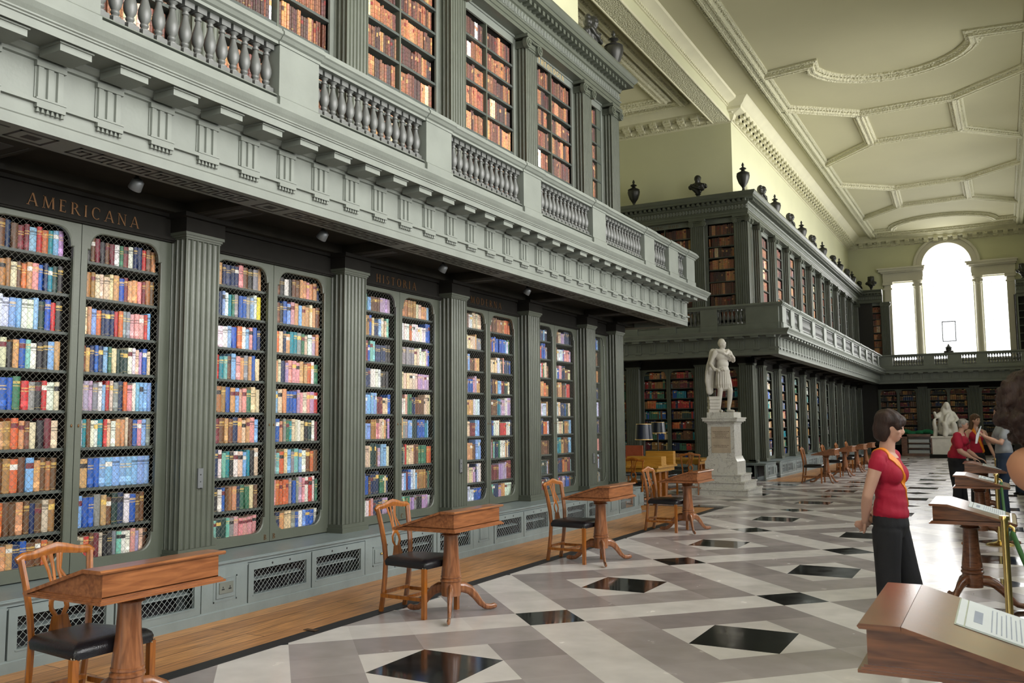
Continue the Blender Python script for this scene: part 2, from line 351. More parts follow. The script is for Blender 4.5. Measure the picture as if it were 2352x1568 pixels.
# ------------------------------------------------------------------ the setting
YE, YF, YB, YEND = 15.52, 25.35, 47.9, 49.2      # near block end, far block start (pilaster faces), end wall case face, end wall
XW, XR, ZC = -0.90, 7.70, 11.15
b = MB(); b.box(-9, 8.2, -11.2, 49.6, -0.10, 0.0); struct('floor', b, M['floor'])
b = MB(); b.box(0, 0.93, -6, 15.87, 0, 0.004); b.box(-6, 0.93, 15.87, 16.80, 0, 0.004); struct('trim_1', b, M['planks'])
b = MB(); b.box(0.93, 1.06, -6, 16.80, 0, 0.005); b.box(-6, 1.06, 16.80, 16.93, 0, 0.005); struct('trim_2', b, M['black'])
b = MB(); b.box(0, 0.93, 24.98, 47.0, 0, 0.004); struct('trim_3', b, M['planks'])
b = MB(); b.box(0.93, 1.06, 24.9, 47.0, 0, 0.005); struct('trim_4', b, M['black'])
b = MB(); b.box(XW - 0.55, XW, -11, 14.92, 4.0, ZC + 0.3); b.box(-7, XW - .55, 14.67, 14.92, 0, ZC + 0.6); struct('wall_left', b, M['wall'])
b = MB(); b.box(XW - 0.55, XW, 25.97, YEND, 4.0, ZC + 0.3); b.box(-7, XW - .55, 25.97, 26.22, 0, ZC + 0.6); struct('wall_return', b, M['wall'])
b = MB(); b.box(-7.25, -7.0, 14.67, 26.2, 0, ZC + 0.6); struct('wall_recess', b, M['wall'])
b = MB(); b.box(-7, XW - 0.5, 14.6, 26.2, 11.19, 11.5); b.box(XW - 0.6, XR + 0.3, -11.2, YEND + 0.3, ZC, ZC + 0.25); struct('ceiling', b, M['ceil'])
# the beam over the recess opening: plain sides, carved soffit
b = MB(); b.box(XW - 0.55, XW, 14.92, 25.97, 10.66, ZC + 0.3); struct('trim_5', b, M['wall'])
b = MB(); b.box(XW - 0.50, XW - 0.05, 14.92, 25.97, 10.64, 10.665); struct('trim_6', b, M['guilloche'])
b = MB()
for x in (XW - 0.04, XW - 0.55): b.tube([(x + 0.02, 14.92, 10.655), (x + 0.02, 25.97, 10.655)], 0.03, 8)
struct('trim_7', b, M['mould_plain'], 40)
# main cornice with modillions: profile (outward, z)
CR = [(-0.1, 10.60), (0.03, 10.60), (0.04, 10.64), (0.08, 10.66), (0.10, 10.72), (0.12, 10.74), (0.14, 10.80), (0.40, 10.86), (0.42, 10.93), (0.50, 10.98), (0.56, 11.06), (0.66, 11.14), (0.70, ZC + 0.05), (-0.1, ZC + 0.05)]
def cornice(name, o, d, s, L, m0=0, m1=0, step=0.44, z0=0.0, mods=True):
    # o: wall line origin, d: outward dir, s: along dir
    o, d, s = Vector(o), Vector(d), Vector(s); b = MB(); b2 = MB()
    n = len(CR); va = [o + d * u + Vector((0, 0, w + z0)) + s * (m0 * u) for u, w in CR]; vb = [o + d * u + Vector((0, 0, w + z0)) + s * (L + m1 * u) for u, w in CR]
    b.add(va + vb, [(i, (i + 1) % n, n + (i + 1) % n, n + i) for i in range(n)] + [tuple(range(n))[::-1], tuple(range(n, 2 * n))])
    struct(name[0], b, M['mould_plain'], 30)
    k = 0.25
    while mods and k < L - 0.1:     # one carved leaf bracket after the other
        for (u0, u1, w0, w1) in ((0.10, 0.24, 10.66, 10.85), (0.20, 0.36, 10.72, 10.87), (0.34, 0.43, 10.77, 10.88)):
            c = [o + d * u + s * (k + h) + Vector((0, 0, w + z0)) for w in (w0, w1) for h in (-0.105, 0.105) for u in (u0, u1)]
            b2.add(c, [(0, 2, 3, 1), (4, 5, 7, 6), (0, 1, 5, 4), (2, 6, 7, 3), (0, 4, 6, 2), (1, 3, 7, 5)])
        c = o + d * 0.26 + s * (k + step / 2) + Vector((0, 0, 10.83 + z0)); b2.ball(c, (0.06, 0.06, 0.04), 5)
        k += step
    for q in range(int(L / 0.07)):       # small bead row under the modillions
        c = o + d * 0.07 + s * (q * 0.07 + 0.03) + Vector((0, 0, 10.655 + z0)); e = 0.022
        b2.add([c + d * (e * i) + s * (e * j) + Vector((0, 0, e * w)) for w in (-1, 1) for j in (-1, 1) for i in (-1, 1)], [(0, 2, 3, 1), (4, 5, 7, 6), (0, 1, 5, 4), (2, 6, 7, 3), (0, 4, 6, 2), (1, 3, 7, 5)])
    if mods: struct(name[1], b2, M['mould'])
cornice(('trim_8', 'trim_9'), (XW, -11, 0), (1, 0, 0), (0, 1, 0), 25.92, 0, 1)
cornice(('trim_10', 'trim_11'), (XW, 25.97, 0), (1, 0, 0), (0, 1, 0), YEND - 25.97, -1, -1)
cornice(('trim_12', 'trim_13'), (-7, 25.97, 0), (0, -1, 0), (1, 0, 0), 7 + XW, 0, 1)
cornice(('trim_14', 'trim_15'), (XW, YEND, 0), (0, -1, 0), (1, 0, 0), XR - XW, 1, -1)
b = MB(); 
k = 15.3
b = MB(); b.prism([(XW - 0.02, 10.95), (XW + 0.04, 10.95), (XW + 0.10, 11.02), (XW + 0.32, 11.10), (XW + 0.36, ZC + 0.02), (XW - 0.02, ZC + 0.02)], 'y', 14.92, 25.97)
struct('trim_16', b, M['mould_plain'], 30)
b = MB()
for q in range(int(11 / 0.11)): b.box(XW + 0.02, XW + 0.09, 14.95 + q * 0.11, 15.0 + q * 0.11, 10.96, 11.03)
struct('trim_17', b, M['mould_plain'])
# recess ceiling ribs
def rib(pts, name, wdt=0.40, z=ZC, h=0.15, close=False, m='mould'):
    pts = [Vector((p[0], p[1], 0)) for p in pts]; n = len(pts); b = MB(); bc = MB()
    prof = [(-wdt / 2, 0.02), (-wdt / 2, -0.05), (-wdt / 2 + 0.05, -0.075), (-wdt / 2 + 0.09, -0.075), (-wdt * 0.22, -h), (-wdt * 0.12, -h), (-wdt * 0.10, -h + 0.02), (wdt * 0.10, -h + 0.02), (wdt * 0.12, -h), (wdt * 0.22, -h), (wdt / 2 - 0.09, -0.075), (wdt / 2 - 0.05, -0.075), (wdt / 2, -0.05), (wdt / 2, 0.02)]
    rows = []
    for i in range(n):
        a = (pts[i] - pts[(i - 1) % n]).normalized() if (i > 0 or close) else None
        c = (pts[(i + 1) % n] - pts[i]).normalized() if (i < n - 1 or close) else None
        t = a or c
        if a and c: t = (a + c).normalized()
        nr = Vector((-t.y, t.x, 0)); k = 1 / max(0.4, abs(nr.dot(Vector((-(c or a).y, (c or a).x, 0)))))
        rows.append([pts[i] + nr * (u * k) + Vector((0, 0, z + w)) for u, w in prof])
    m_ = len(prof); vs = [v for r in rows for v in r]; fs = []
    for i in range(n if close else n - 1):
        j = (i + 1) % n
        for q in range(m_ - 1): fs.append((i * m_ + q, i * m_ + q + 1, j * m_ + q + 1, j * m_ + q))
    if not close: fs += [tuple(range(m_)), tuple(range((n - 1) * m_, n * m_))[::-1]]
    b.add(vs, fs); 
    # egg rows along both edges
    for i in range(n if close else n - 1):
        p, q = pts[i], pts[(i + 1) % n]; L = (q - p).length; t = (q - p).normalized(); nr = Vector((-t.y, t.x, 0)); k = 0.05
        while k < L - 0.04 and p.y < 49:
            for sd in (-1, 1):
                c = p + t * k + nr * sd * (wdt / 2 - 0.07) + Vector((0, 0, z - 0.075)); e = 0.028
                b.add([c + t * (e * i_) + nr * (e * j_) + Vector((0, 0, -0.022 * w)) for w in (0, 1) for j_ in (-1, 1) for i_ in (-1, 1)], [(0, 2, 3, 1)[::-1], (4, 5, 7, 6)[::-1], (0, 1, 5, 4)[::-1], (2, 6, 7, 3)[::-1], (0, 4, 6, 2)[::-1], (1, 3, 7, 5)[::-1]])
            k += 0.10
    return struct(name, b, M[m])
XL, XRR = 0.42, 7.0
rib([(XL, -8), (XL, YEND - 0.1)], 'trim_18', 0.52, h=0.17, m='guilloche')
rib([(XRR, -8), (XRR, YEND - 0.1)], 'trim_19', 0.52, h=0.17, m='guilloche')
cx = (XL + XRR) / 2
arc = [(cx + 1.62 * sin(a) * 1.0 / sin(radians(62)), 25.70 - 1.62 + 0 * a) for a in ()]
def arcpts(y0, sgn, r=2.0, dep=1.95, n=14):    # shallow round end of an oval panel
    return [(cx - r * cos(pi * i / n), y0 + sgn * dep * sin(pi * i / n) ** 0.8) for i in range(n + 1)]
rib([(XL, 24.15), (cx - 1.93, 23.95)] + [(cx - 2.0 * cos(pi * i / 16), 24.0 + 1.85 * sin(pi * i / 16)) for i in range(1, 16)] + [(cx + 1.93, 23.95), (XRR, 24.15)], 'trim_20')
rib([(XL, 26.96), (2.38, 28.61), (5.06, 28.5), (XRR, 26.85)], 'trim_21')
rib([(XL, 33.93), (2.35, 31.85), (5.10, 31.75), (XRR, 33.7)], 'trim_22')
rib([(2.38, 28.6), (2.35, 31.85)], 'trim_23'); rib([(5.06, 28.5), (5.10, 31.75)], 'trim_24')
rib([(XL, 36.94), (2.38, 38.68), (5.03, 38.5), (XRR, 36.8)], 'trim_25')
rib([(XL, 43.99), (2.25, 42.0), (5.05, 41.8), (XRR, 43.8)], 'trim_26')
rib([(2.38, 38.65), (2.25, 42.0)], 'trim_27'); rib([(5.03, 38.5), (5.05, 41.8)], 'trim_28')
rib([(XL, 47.16), (1.5, 47.06)] + [(cx - 2.2 * cos(pi * i / 12), 47.0 - 2.1 * sin(pi * i / 12)) for i in range(1, 12)] + [(5.95, 47.0), (XRR, 47.0)], 'trim_29')
rib([(XL, 48.3), (XRR, 48.3)], 'trim_30')
rib([(-2.55, 15.5), (-2.55, 24.6), (-6.4, 24.6), (-6.4, 15.5)], 'trim_31', 0.42, 11.19, close=True)
rib([(-2.1, 15.1), (-2.1, 25.1), (-6.8, 25.1), (-6.8, 15.1)], 'trim_32', 0.30, 11.19, close=True)
# right wall with tall windows (beside the camera, outside the picture)
b = MB(); ys = [-11.2]
for wy in WIN_Y: ys += [wy - 1.0, wy + 1.0]
ys.append(YEND + 0.4)
for i in range(0, len(ys), 2): b.box(XR, XR + 0.5, ys[i], ys[i + 1], 0, ZC + 0.3)
for wy in WIN_Y: b.box(XR, XR + 0.5, wy - 1, wy + 1, 0, 1.7); b.box(XR, XR + 0.5, wy - 1, wy + 1, 9.6, ZC + 0.3)
struct('wall_right', b, M['wall'])
b = MB()
for wy in WIN_Y:
    for k in range(5): b.box(XR + 0.30, XR + 0.33, wy - 1 + k * 0.5 - 0.02, wy - 1 + k * 0.5 + 0.02, 1.7, 9.6)
struct('window_1', b, M['stone'])
b = MB(); b.box(XR - 0.05, XR, -8, 47, 0, 1.6); b.box(XR - .12, XR, -8, 47, 1.56, 1.64); b.box(XR - .09, XR, -8, 47, 0, .18)
for q in range(26):
    y = -7 + q * 2.08
    b.box(XR - .07, XR, y - .06, y + .06, .18, 1.56)
    for z0, z1, y0, y1 in ((.35, .39, .25, 1.83), (1.36, 1.40, .25, 1.83), (.35, 1.40, .25, .29), (.35, 1.40, 1.79, 1.83)): b.box(XR - .065, XR, y + y0, y + y1, z0, z1)
struct('baseboard_right', b, M['green_blue'])
b = MB(); b.box(-1, XR + 0.3, -11.4, -11.15, 0, 2.5); b.box(-1, XR + 0.3, -11.4, -11.15, 10, ZC + .3); b.box(-1, 1.2, -11.4, -11.15, 2.5, 10); b.box(6.2, XR + 0.3, -11.4, -11.15, 2.5, 10); struct('wall_back', b, M['wall'])
b = MB(); b.box(1.2, 6.2, -11.30, -11.29, 2.5, 10); struct('window_2', b, M['glass'])
# end wall with a three light window
def arch(xc, z0, r, n=20): return [(xc + r * cos(pi * i / n), z0 + r * sin(pi * i / n)) for i in range(n + 1)]
WZ0, WS, WR, WXC = 4.72, 9.42, 1.14, 3.72
b = MB()
for x0, x1, z0, z1 in ((-1.2, 1.10, 0, ZC + .3), (6.34, XR + .4, 0, ZC + .3), (1.10, 6.34, 0, WZ0), (1.10, 2.16, 8.70, ZC + .3), (5.28, 6.34, 8.70, ZC + .3), (2.16, 2.58, WZ0, ZC + .3), (4.86, 5.28, WZ0, ZC + .3)):
    b.box(x0, x1, YEND, YEND + 0.4, z0, z1)
hole = [(2.58, WS)] + arch(WXC, WS, WR)[::-1] + [(4.86, WS)]
top = [(2.58, ZC + .3), (4.86, ZC + .3)]
n = len(hole)
vs = [(x, YEND, z) for x, z in hole] + [(x, YEND, ZC + .3) for x, z in hole] + [(x, YEND + .4, z) for x, z in hole]
b.add(vs, [(i, i + 1, n + i + 1, n + i) for i in range(n - 1)] + [(i + 1, i, 2 * n + i, 2 * n + i + 1) for i in range(n - 1)])
struct('wall_end', b, M['wall'])
b = MB()
def frame_at(x0, x1, z0, z1, y0=YEND - 0.12, y1=YEND): b.box(x0, x1, y0, y1, z0, z1)
for s in (0, 1):                       # outer pilasters and inner columns with capitals, entablatures
    o0 = (0.80, 1.12) if s == 0 else (6.32, 6.66)
    frame_at(o0[0], o0[1], WZ0, 8.60); frame_at(o0[0] - 0.05, o0[1] + 0.05, 8.36, 8.44, YEND - 0.17); frame_at(o0[0] - 0.08, o0[1] + 0.08, 8.60, 8.74, YEND - 0.20)
    c = 2.37 if s == 0 else 5.07
    b.lathe([(0.20, WZ0), (0.20, WZ0 + .1), (0.17, WZ0 + .2), (0.155, 8.3), (0.18, 8.34), (0.155, 8.4), (0.21, 8.62), (0.24, 8.64), (0.24, 8.74)], (c, YEND - 0.14, 0), 20)
    for v in (-0.17, 0.17): b.lathe([(0.07, -.06), (0.07, .06)], (c + v, YEND - 0.3, 8.5), 10)
    e0, e1 = ((0.76, 2.62) if s == 0 else (4.82, 6.70))
    frame_at(e0, e1, 8.74, 8.92, YEND - 0.22); frame_at(e0 - 0.02, e1 + 0.02, 8.92, 9.20, YEND - 0.18); frame_at(e0 - 0.10, e1 + 0.06, 9.20, 9.27, YEND - 0.30); frame_at(e0 - 0.2, e1 + 0.1, 9.27, 9.38, YEND - 0.42); frame_at(e0 - 0.26, e1 + 0.13, 9.38, 9.46, YEND - 0.48)
for r0, r1, y in ((WR, 1.50, YEND - 0.10), (1.40, 1.52, YEND - 0.16), (WR - 0.02, WR + 0.10, YEND - 0.14)):
    A, B = arch(WXC, WS, r0, 28), arch(WXC, WS, r1, 28); n = len(A)
    b.add([(x, y, z) for x, z in A] + [(x, y, z) for x, z in B] + [(x, YEND, z) for x, z in A] + [(x, YEND, z) for x, z in B],
          [(i, i + 1, n + i + 1, n + i)[::-1] for i in range(n - 1)] + [(i, i + 1, 2 * n + i + 1, 2 * n + i) for i in range(n - 1)] + [(n + i, n + i + 1, 3 * n + i + 1, 3 * n + i)[::-1] for i in range(n - 1)])
b.box(1.0, 6.5, YEND - 0.15, YEND + .4, WZ0 - 0.1, WZ0)
struct('trim_33', b, M['stone'], 35)
b = MB()
for x in np.linspace(1.12, 6.32, 17):
    if not (2.16 < x < 2.58 or 4.86 < x < 5.28): b.box(x - .006, x + .006, YEND + .2, YEND + .23, WZ0, 8.7 if (x < 2.2 or x > 5.2) else 10.4)
for z in np.arange(WZ0 + 0.6, 10.3, 0.62): b.box(1.12 if z < 8.7 else 2.75, 6.32 if z < 8.7 else 4.7, YEND + .2, YEND + .23, z - .006, z + .006)
w3 = struct('window_3', b, M['stone'])
b = MB(); b.box(1.1, 6.34, YEND + .24, YEND + .245, WZ0, 10.6); b.build('window_glass', M['glass'], w3)
b = MB()
for x0, x1, z0, z1 in ((3.36, 3.40, 5.6, 6.6), (3.95, 3.99, 5.6, 6.6), (3.36, 3.99, 5.58, 5.62), (3.36, 3.99, 6.57, 6.61)): b.box(x0, x1, YEND + .16, YEND + .20, z0, z1)
b.build('open_casement', M['black'], w3)

# ------------------------------------------------------------------ fluted pilasters, bays
def fluted(w, dep, nf=6, ns=3, r=0.42, side=True):     # outline in (outward, along) of a pilaster, counter-clockwise
    p = w / (nf + 0.35); pts = [(0, -w / 2)]
    if side:
        q = dep / ns
        for i in range(ns):
            c = q * (i + .5); pts += [(c - r * q * cos(a), -w / 2 + r * q * sin(a) * 0.8) for a in np.linspace(0, pi, 5)]
    pts.append((dep, -w / 2))
    for i in range(nf):
        c = -w / 2 + (i + 0.5 + 0.175) * p
        pts += [(dep - r * p * sin(a) * 0.9, c - r * p * cos(a)) for a in np.linspace(0, pi, 6)]
    pts.append((dep, w / 2))
    if side:
        for i in range(ns)[::-1]:
            c = q * (i + .5); pts += [(c + r * q * cos(a), w / 2 - r * q * sin(a) * 0.8) for a in np.linspace(0, pi, 5)]
    pts.append((0, w / 2)); return pts
PD0, PD1, PW = -0.53, -0.35, 0.38
def pilaster(parent, s, z0, z1, ionic=False):
    b = MB(); poly = [(PD0 + u, s + w) for u, w in fluted(PW, PD1 - PD0)]
    zt = z1 - (0.17 if ionic else 0.06)
    b.prism(poly, 'z', z0 + 0.08, zt)
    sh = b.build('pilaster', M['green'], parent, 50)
    b = MB(); h = PW / 2
    b.box(PD0, PD1 + 0.03, s - h - .03, s + h + .03, z0, z0 + 0.05); b.box(PD0, PD1 + 0.018, s - h - .018, s + h + .018, z0 + 0.05, z0 + 0.085)
    b.build('pilaster_base', M['green'], sh)
    b = MB()
    if ionic:
        b.box(PD0, PD1 + 0.01, s - h - .01, s + h + .01, zt - 0.03, zt)
        b.box(PD0, PD1 + 0.02, s - h, s + h, zt, zt + 0.09)
        b.box(PD0, PD1 + 0.06, s - h - .05, s + h + .05, z1 - 0.05, z1)
        for sd in (-1, 1):
            for r_, x_ in ((0.085, 0.05), (0.055, 0.065), (0.025, 0.08)):
                b.lathe([(r_, -0.02), (r_, x_)], (0, 0, 0), 14, None, Matrix.Translation((PD1 + 0.01, s + sd * (h + 0.0), zt + 0.035)) @ Matrix.Rotation(radians(90), 4, 'Y'))
        b.tube([(PD1 + .05, s - h, zt + .1), (PD1 + .05, s, zt + .085), (PD1 + .05, s + h, zt + .1)], 0.018, 6)
    else:
        for k, (e, za, zb) in enumerate(((0.006, 0, .015), (0.016, .015, .035), (0.028, .035, .06))): b.box(PD0, PD1 + e, s - h - e, s + h + e, zt + za, zt + zb)
    b.build('capital', M['green'], sh, 40)
    if not ionic:
        b = MB(); b.box(PD0 - .01, PD1 + .03, s - h - .03, s + h + .03, z1, 3.46); b.box(PD0, PD1 + .08, s - h - .08, s + h + .08, 3.42, 3.46); b.build('impost', M['dark_shaded'], sh)
    return sh
SH_G = [0.57, 0.82, 1.13, 1.45, 1.74, 2.05, 2.35, 2.65, 2.94]      # shelf tops in the lower cases
def door_frame(s0, s1, inl, inr):                                  # opening with rounded, eared corners
    z0, z1, a0, a1, zb, zt = 0.49, 3.215, s0 + inl, s1 - inr, 0.575, 3.175
    r, e = 0.12, 0.025; L = []
    for (cx_, cz, q) in ((a1, zt, 0), (a0, zt, 1), (a0, zb, 2), (a1, zb, 3)):
        sx, sz = ((-1, -1), (1, -1), (1, 1), (-1, 1))[q]
        arc_ = [(cx_ + sx * (e + r - r * cos(t)), cz + sz * (e * 0 + r - r * sin(t))) for t in np.linspace(0, pi / 2, 6)]
        seq = [(cx_, cz + sz * (r + e)), (cx_ + sx * e, cz + sz * (r + e))] + arc_
        L += seq if q in (0, 2) else seq[::-1]
    c = ((a0 + a1) / 2, (zb + zt) / 2); O = []
    hw, hh = (s1 - s0) / 2 - .003, (z1 - z0) / 2; oc = ((s0 + s1) / 2, (z0 + z1) / 2)
    for p in L:
        dx, dz = p[0] - c[0], p[1] - c[1]; k = 1e9
        if dx: k = min(k, ((oc[0] - c[0]) + (hw if dx > 0 else -hw)) / dx)
        if dz: k = min(k, ((oc[1] - c[1]) + (hh if dz > 0 else -hh)) / dz)
        O.append([c[0] + dx * k, c[1] + dz * k])
    for cs in ((1, 1), (-1, 1), (-1, -1), (1, -1)):
        t = (oc[0] + cs[0] * hw, oc[1] + cs[1] * hh); i = min(range(len(O)), key=lambda j: (O[j][0] - t[0]) ** 2 + (O[j][1] - t[1]) ** 2); O[i] = list(t)
    n = len(L); b = MB(); d0, d1, dm = PD0 - 0.035, PD0, PD0 - 0.006
    cc = c; L2 = [(p[0] + (0.008 if p[0] < cc[0] else -0.008), p[1] + (0.008 if p[1] < cc[1] else -0.008)) for p in L]
    vs = [(d1, x, z) for x, z in O] + [(d1, x, z) for x, z in L] + [(dm, x, z) for x, z in L2] + [(d0, x, z) for x, z in L2] + [(d0, x, z) for x, z in O]
    fs = []
    for i in range(n):
        j = (i + 1) % n
        for k in range(3): fs.append((k * n + i, k * n + j, (k + 1) * n + j, (k + 1) * n + i))
        fs.append((4 * n + i, 4 * n + j, j, i)[::-1])
    b.add(vs, [f[::-1] for f in fs]); return b, (a0, a1, zb, zt)
def grille_mb(a0, a1, z0, z1, pitch, d, t=0.0016):
    b = MB(); w, h = a1 - a0, z1 - z0
    for sg in (1, -1):
        k = -h
        while k < w:
            # line s = k + u, z = u (sg=1) or mirrored
            u0, u1 = max(0, -k), min(h, w - k)
            if u1 > u0 + 0.01:
                s0, s1 = k + u0, k + u1
                if sg < 0: s0, s1 = w - s0, w - s1
                dd = d + (t if sg > 0 else -t)
                P0, P1 = Vector((dd, a0 + s0, z0 + u0)), Vector((dd, a0 + s1, z0 + u1))
                nn = (P1 - P0).normalized().cross(Vector((1, 0, 0))) * t; q = Vector((t, 0, 0))
                b.add([P0 - nn, P0 + q, P0 + nn, P1 - nn, P1 + q, P1 + nn], [(0, 1, 4, 3), (1, 2, 5, 4), (2, 0, 3, 5)])
            k += pitch
    return b
def lower_bay(w, nd, label, name='bookcase', gr=True, pil=True, letters=None):
    t = thing(name, label, 'bookcase'); h = w / 2; i0, i1 = -h + PW / 2, h - PW / 2
    b = MB(); b.box(-0.92, -0.90, i0 - .1, i1 + .1, 0.48, 3.46); b.box(-0.9, PD0 - .04, i0 - .1, i0 - .005, 0.48, 3.46); b.box(-0.9, PD0 - .04, i1 + .005, i1 + .1, 0.48, 3.46)
    if nd == 2: b.box(-0.9, PD0 - .06, -.015, .015, 0.48, 3.3)
    b.box(-0.9, PD0 - .06, i0, i1, 3.2, 3.24)
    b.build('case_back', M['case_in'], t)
    b = MB(); b.box(PD0 - .06, PD0 + .03, i0, i1, 3.215, 3.245); b.box(PD0 - .06, PD0 + .045, i0, i1, 3.23, 3.255); b.box(PD0 - .06, PD0 + .01, i0, i1, 3.25, 3.46); b.box(PD0 - .06, PD0 + .05, i0, i1, 3.43, 3.46)
    b.build('frieze_board', M['dark_shaded'], t)
    for z in SH_G:
        b = MB(); b.box(-0.9, PD0 - .05, i0, i1, z - 0.024, z); b.box(PD0 - .052, PD0 - .045, i0, i1, z - 0.022, z - .006); b.build('shelf', M['shelf'], t)
    ds = [(i0, 0, .10, .055), (0, i1, .055, .10)] if nd == 2 else [(i0, i1, .10, .10)]
    for s0, s1, l, r in ds:
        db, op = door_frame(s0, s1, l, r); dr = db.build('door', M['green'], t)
        if gr: grille_mb(op[0] - .02, op[1] + .02, op[2] - .02, op[3] + .02, 0.051, PD0 - 0.03, .0011).build('wire_grille', M['wire'], dr)
        k = MB(); e = s1 - 0.03 if (s1 <= 0.01 and nd == 2) else s0 + .03; k.ball((PD0 + .004, e, 1.62), (.004, .008, .014), 4); k.build('keyhole_plate', M['gilt'], dr)
    if pil: pilaster(t, h, 0.48, 3.30)
    return t
def plinth_bay(w, nv, label, sockets=True):
    t = thing('plinth_cupboard', label, 'plinth cupboard'); h = w / 2; pp = 0.25
    b = MB()
    b.box(-0.60, 0.012, -h, h, 0.452, 0.48); b.box(-0.60, 0.026, -h, h, 0.462, 0.474)
    b.box(-0.60, 0.0, -h, h, 0.425, 0.455); 
    b.build('plinth_top', M['green_blue'], t)
    b = MB(); b.box(-0.02, 0.014, -h, h, 0.0, 0.075); b.prism([(0, .075), (0.014, .075), (0.004, .088), (0, .088)], 'y', -h, h); b.build('skirting', M['green_blue'], t)
    b = MB()
    for a0, a1 in ((-h, -h + pp), (h - pp, h)):
        b.box(-0.03, 0.006, a0, a1, .075, .43)
    b.box(-0.30, -0.28, -h, h, 0, .43); b.box(-0.03, -0.0, -h, h, .41, .43); b.build('plinth_front', M['green_blue'], t)
    # raised field on the pier panel (one half each side so that neighbours join)
    b = MB(); c = h
    def field(c, zz0, zz1, ww, bb):
        bb.box(0.004, 0.010, c - ww, c - ww + .012, zz0, zz1); bb.box(0.004, 0.010, c + ww - .012, c + ww, zz0, zz1); bb.box(0.004, 0.010, c - ww, c + ww, zz0, zz0 + .012); bb.box(0.004, 0.010, c - ww, c + ww, zz1 - .012, zz1)
        bb.prism([(c - ww + .03, zz0 + .03), (c + ww - .03, zz0 + .03), (c + ww - .03, zz1 - .03), (c - ww + .03, zz1 - .03)], 'x', 0.005, 0.016)
    b.box(0.0, 0.004, c - .16, c + .16, .13, .37); field(c, .15, .35, .13, b); b.build('panel', M['green_blue'], t)
    g0, g1 = -h + pp + .005, h - pp - .005; n = nv; ww = (g1 - g0) / n
    for i in range(n):
        a0, a1 = g0 + i * ww + .008, g0 + (i + 1) * ww - .008; o0, o1, z0, z1 = a0 + .062, a1 - .062, .150, .360
        d = MB()
        d.box(-.02, .010, a0, o0, .085, .42); d.box(-.02, .010, o1, a1, .085, .42); d.box(-.02, .010, o0, o1, .085, z0); d.box(-.02, .010, o0, o1, z1, .42)
        d.box(-.012, .004, o0 - .012, o0, z0, z1); d.box(-.02, .015, o0 - .012, o1 + .012, z0 - .014, z0 - .004)
        vd = d.build('vent_door', M['green_blue'], t)
        k = MB(); k.box(-.28, -.26, o0 - .05, o1 + .05, z0 - .05, z1 + .05); k.build('vent_back', M['black'], vd)
        k = MB(); k.prism([(-.12, .25), (-.05, .252), (-.05, .262), (-.12, .272)], 'y', o0, o1); k.build('vent_slat', M['green_blue'], vd)
        grille_mb(o0, o1, z0, z1, 0.052, -0.006, 0.0014).build('vent_grille', M['wire_plinth'], vd)
        k = MB()
        for f in (.36, .64): k.ball((.010, a0 + (a1 - a0) * f, .392), (.004, .011, .011), 5)
        k.build('air_hole', M['black'], vd)
    return t
# upper cases --------------------------------------------------------
UP = [4.28, 4.62, 4.97, 5.36, 5.74, 6.10, 6.46, 6.79, 7.12]
def upper_bay(w, nd, label, shelves=UP):
    t = thing('upper_bookcase', label, 'bookcase'); h = w / 2; i0, i1 = -h + PW / 2, h - PW / 2
    b = MB(); b.box(-0.92, -0.90, i0 - .1, i1 + .1, 4.2, 7.62); b.box(-0.9, PD0 - .01, i0 - .05, i0 + .02, 4.2, 7.6); b.box(-0.9, PD0 - .01, i1 - .02, i1 + .05, 4.2, 7.6); b.box(-0.9, PD0 - .04, i0, i1, 7.48, 7.6)
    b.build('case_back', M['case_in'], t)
    b = MB(); b.box(PD0 - .03, PD0, i0, i0 + .075, 4.2, 7.6); b.box(PD0 - .03, PD0, i1 - .075, i1, 4.2, 7.6); b.box(PD0 - .03, PD0, i0 + .07, i1 - .07, 7.46, 7.6); b.box(PD0 - .02, PD0 + .02, i0, i1, 7.57, 7.60)
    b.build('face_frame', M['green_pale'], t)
    if nd == 2:
        b = MB(); b.box(-0.9, PD0 - .005, -.014, .014, 4.2, 7.48); b.build('divider', M['green'], t)
    for z in shelves:
        b = MB(); b.box(-0.9, PD0 - .01, i0 + .02, i1 - .02, z - 0.032, z); b.build('shelf', M['shelf'], t)
    pilaster(t, h, 4.25, 7.60, True)
    return t
# gallery, balustrade, upper cornice: extruded along local y (s), outward local x (d)
GAL = [(-0.55, 3.50), (-0.55, 3.455), (0.60, 3.455), (0.60, 3.525), (0.606, 3.532), (0.606, 3.62), (0.634, 3.622), (0.634, 3.648), (0.60, 3.652), (0.60, 3.895), (0.622, 3.90), (0.622, 3.925), (0.64, 3.93), (0.67, 3.955), (0.67, 3.966), (0.895, 3.966), (0.895, 3.957), (0.905, 3.957), (0.905, 4.010), (0.915, 4.014), (0.915, 4.024), (0.925, 4.03), (0.925, 4.04), (0.945, 4.065), (0.965, 4.095), (0.965, 4.115), (0.74, 4.14), (0.735, 4.28), (0.70, 4.30), (-0.55, 4.30)]
BAL_RAIL = [(0.545, 4.73), (0.745, 4.73), (0.745, 4.755), (0.765, 4.765), (0.785, 4.79), (0.80, 4.80), (0.80, 4.825), (0.785, 4.835), (0.785, 4.85), (0.545, 4.85)]
def extr(b, prof, s0, s1, m0=0, m1=0): b.prism(prof, 'y', s0, s1, m0, m1)
TG = 0.426
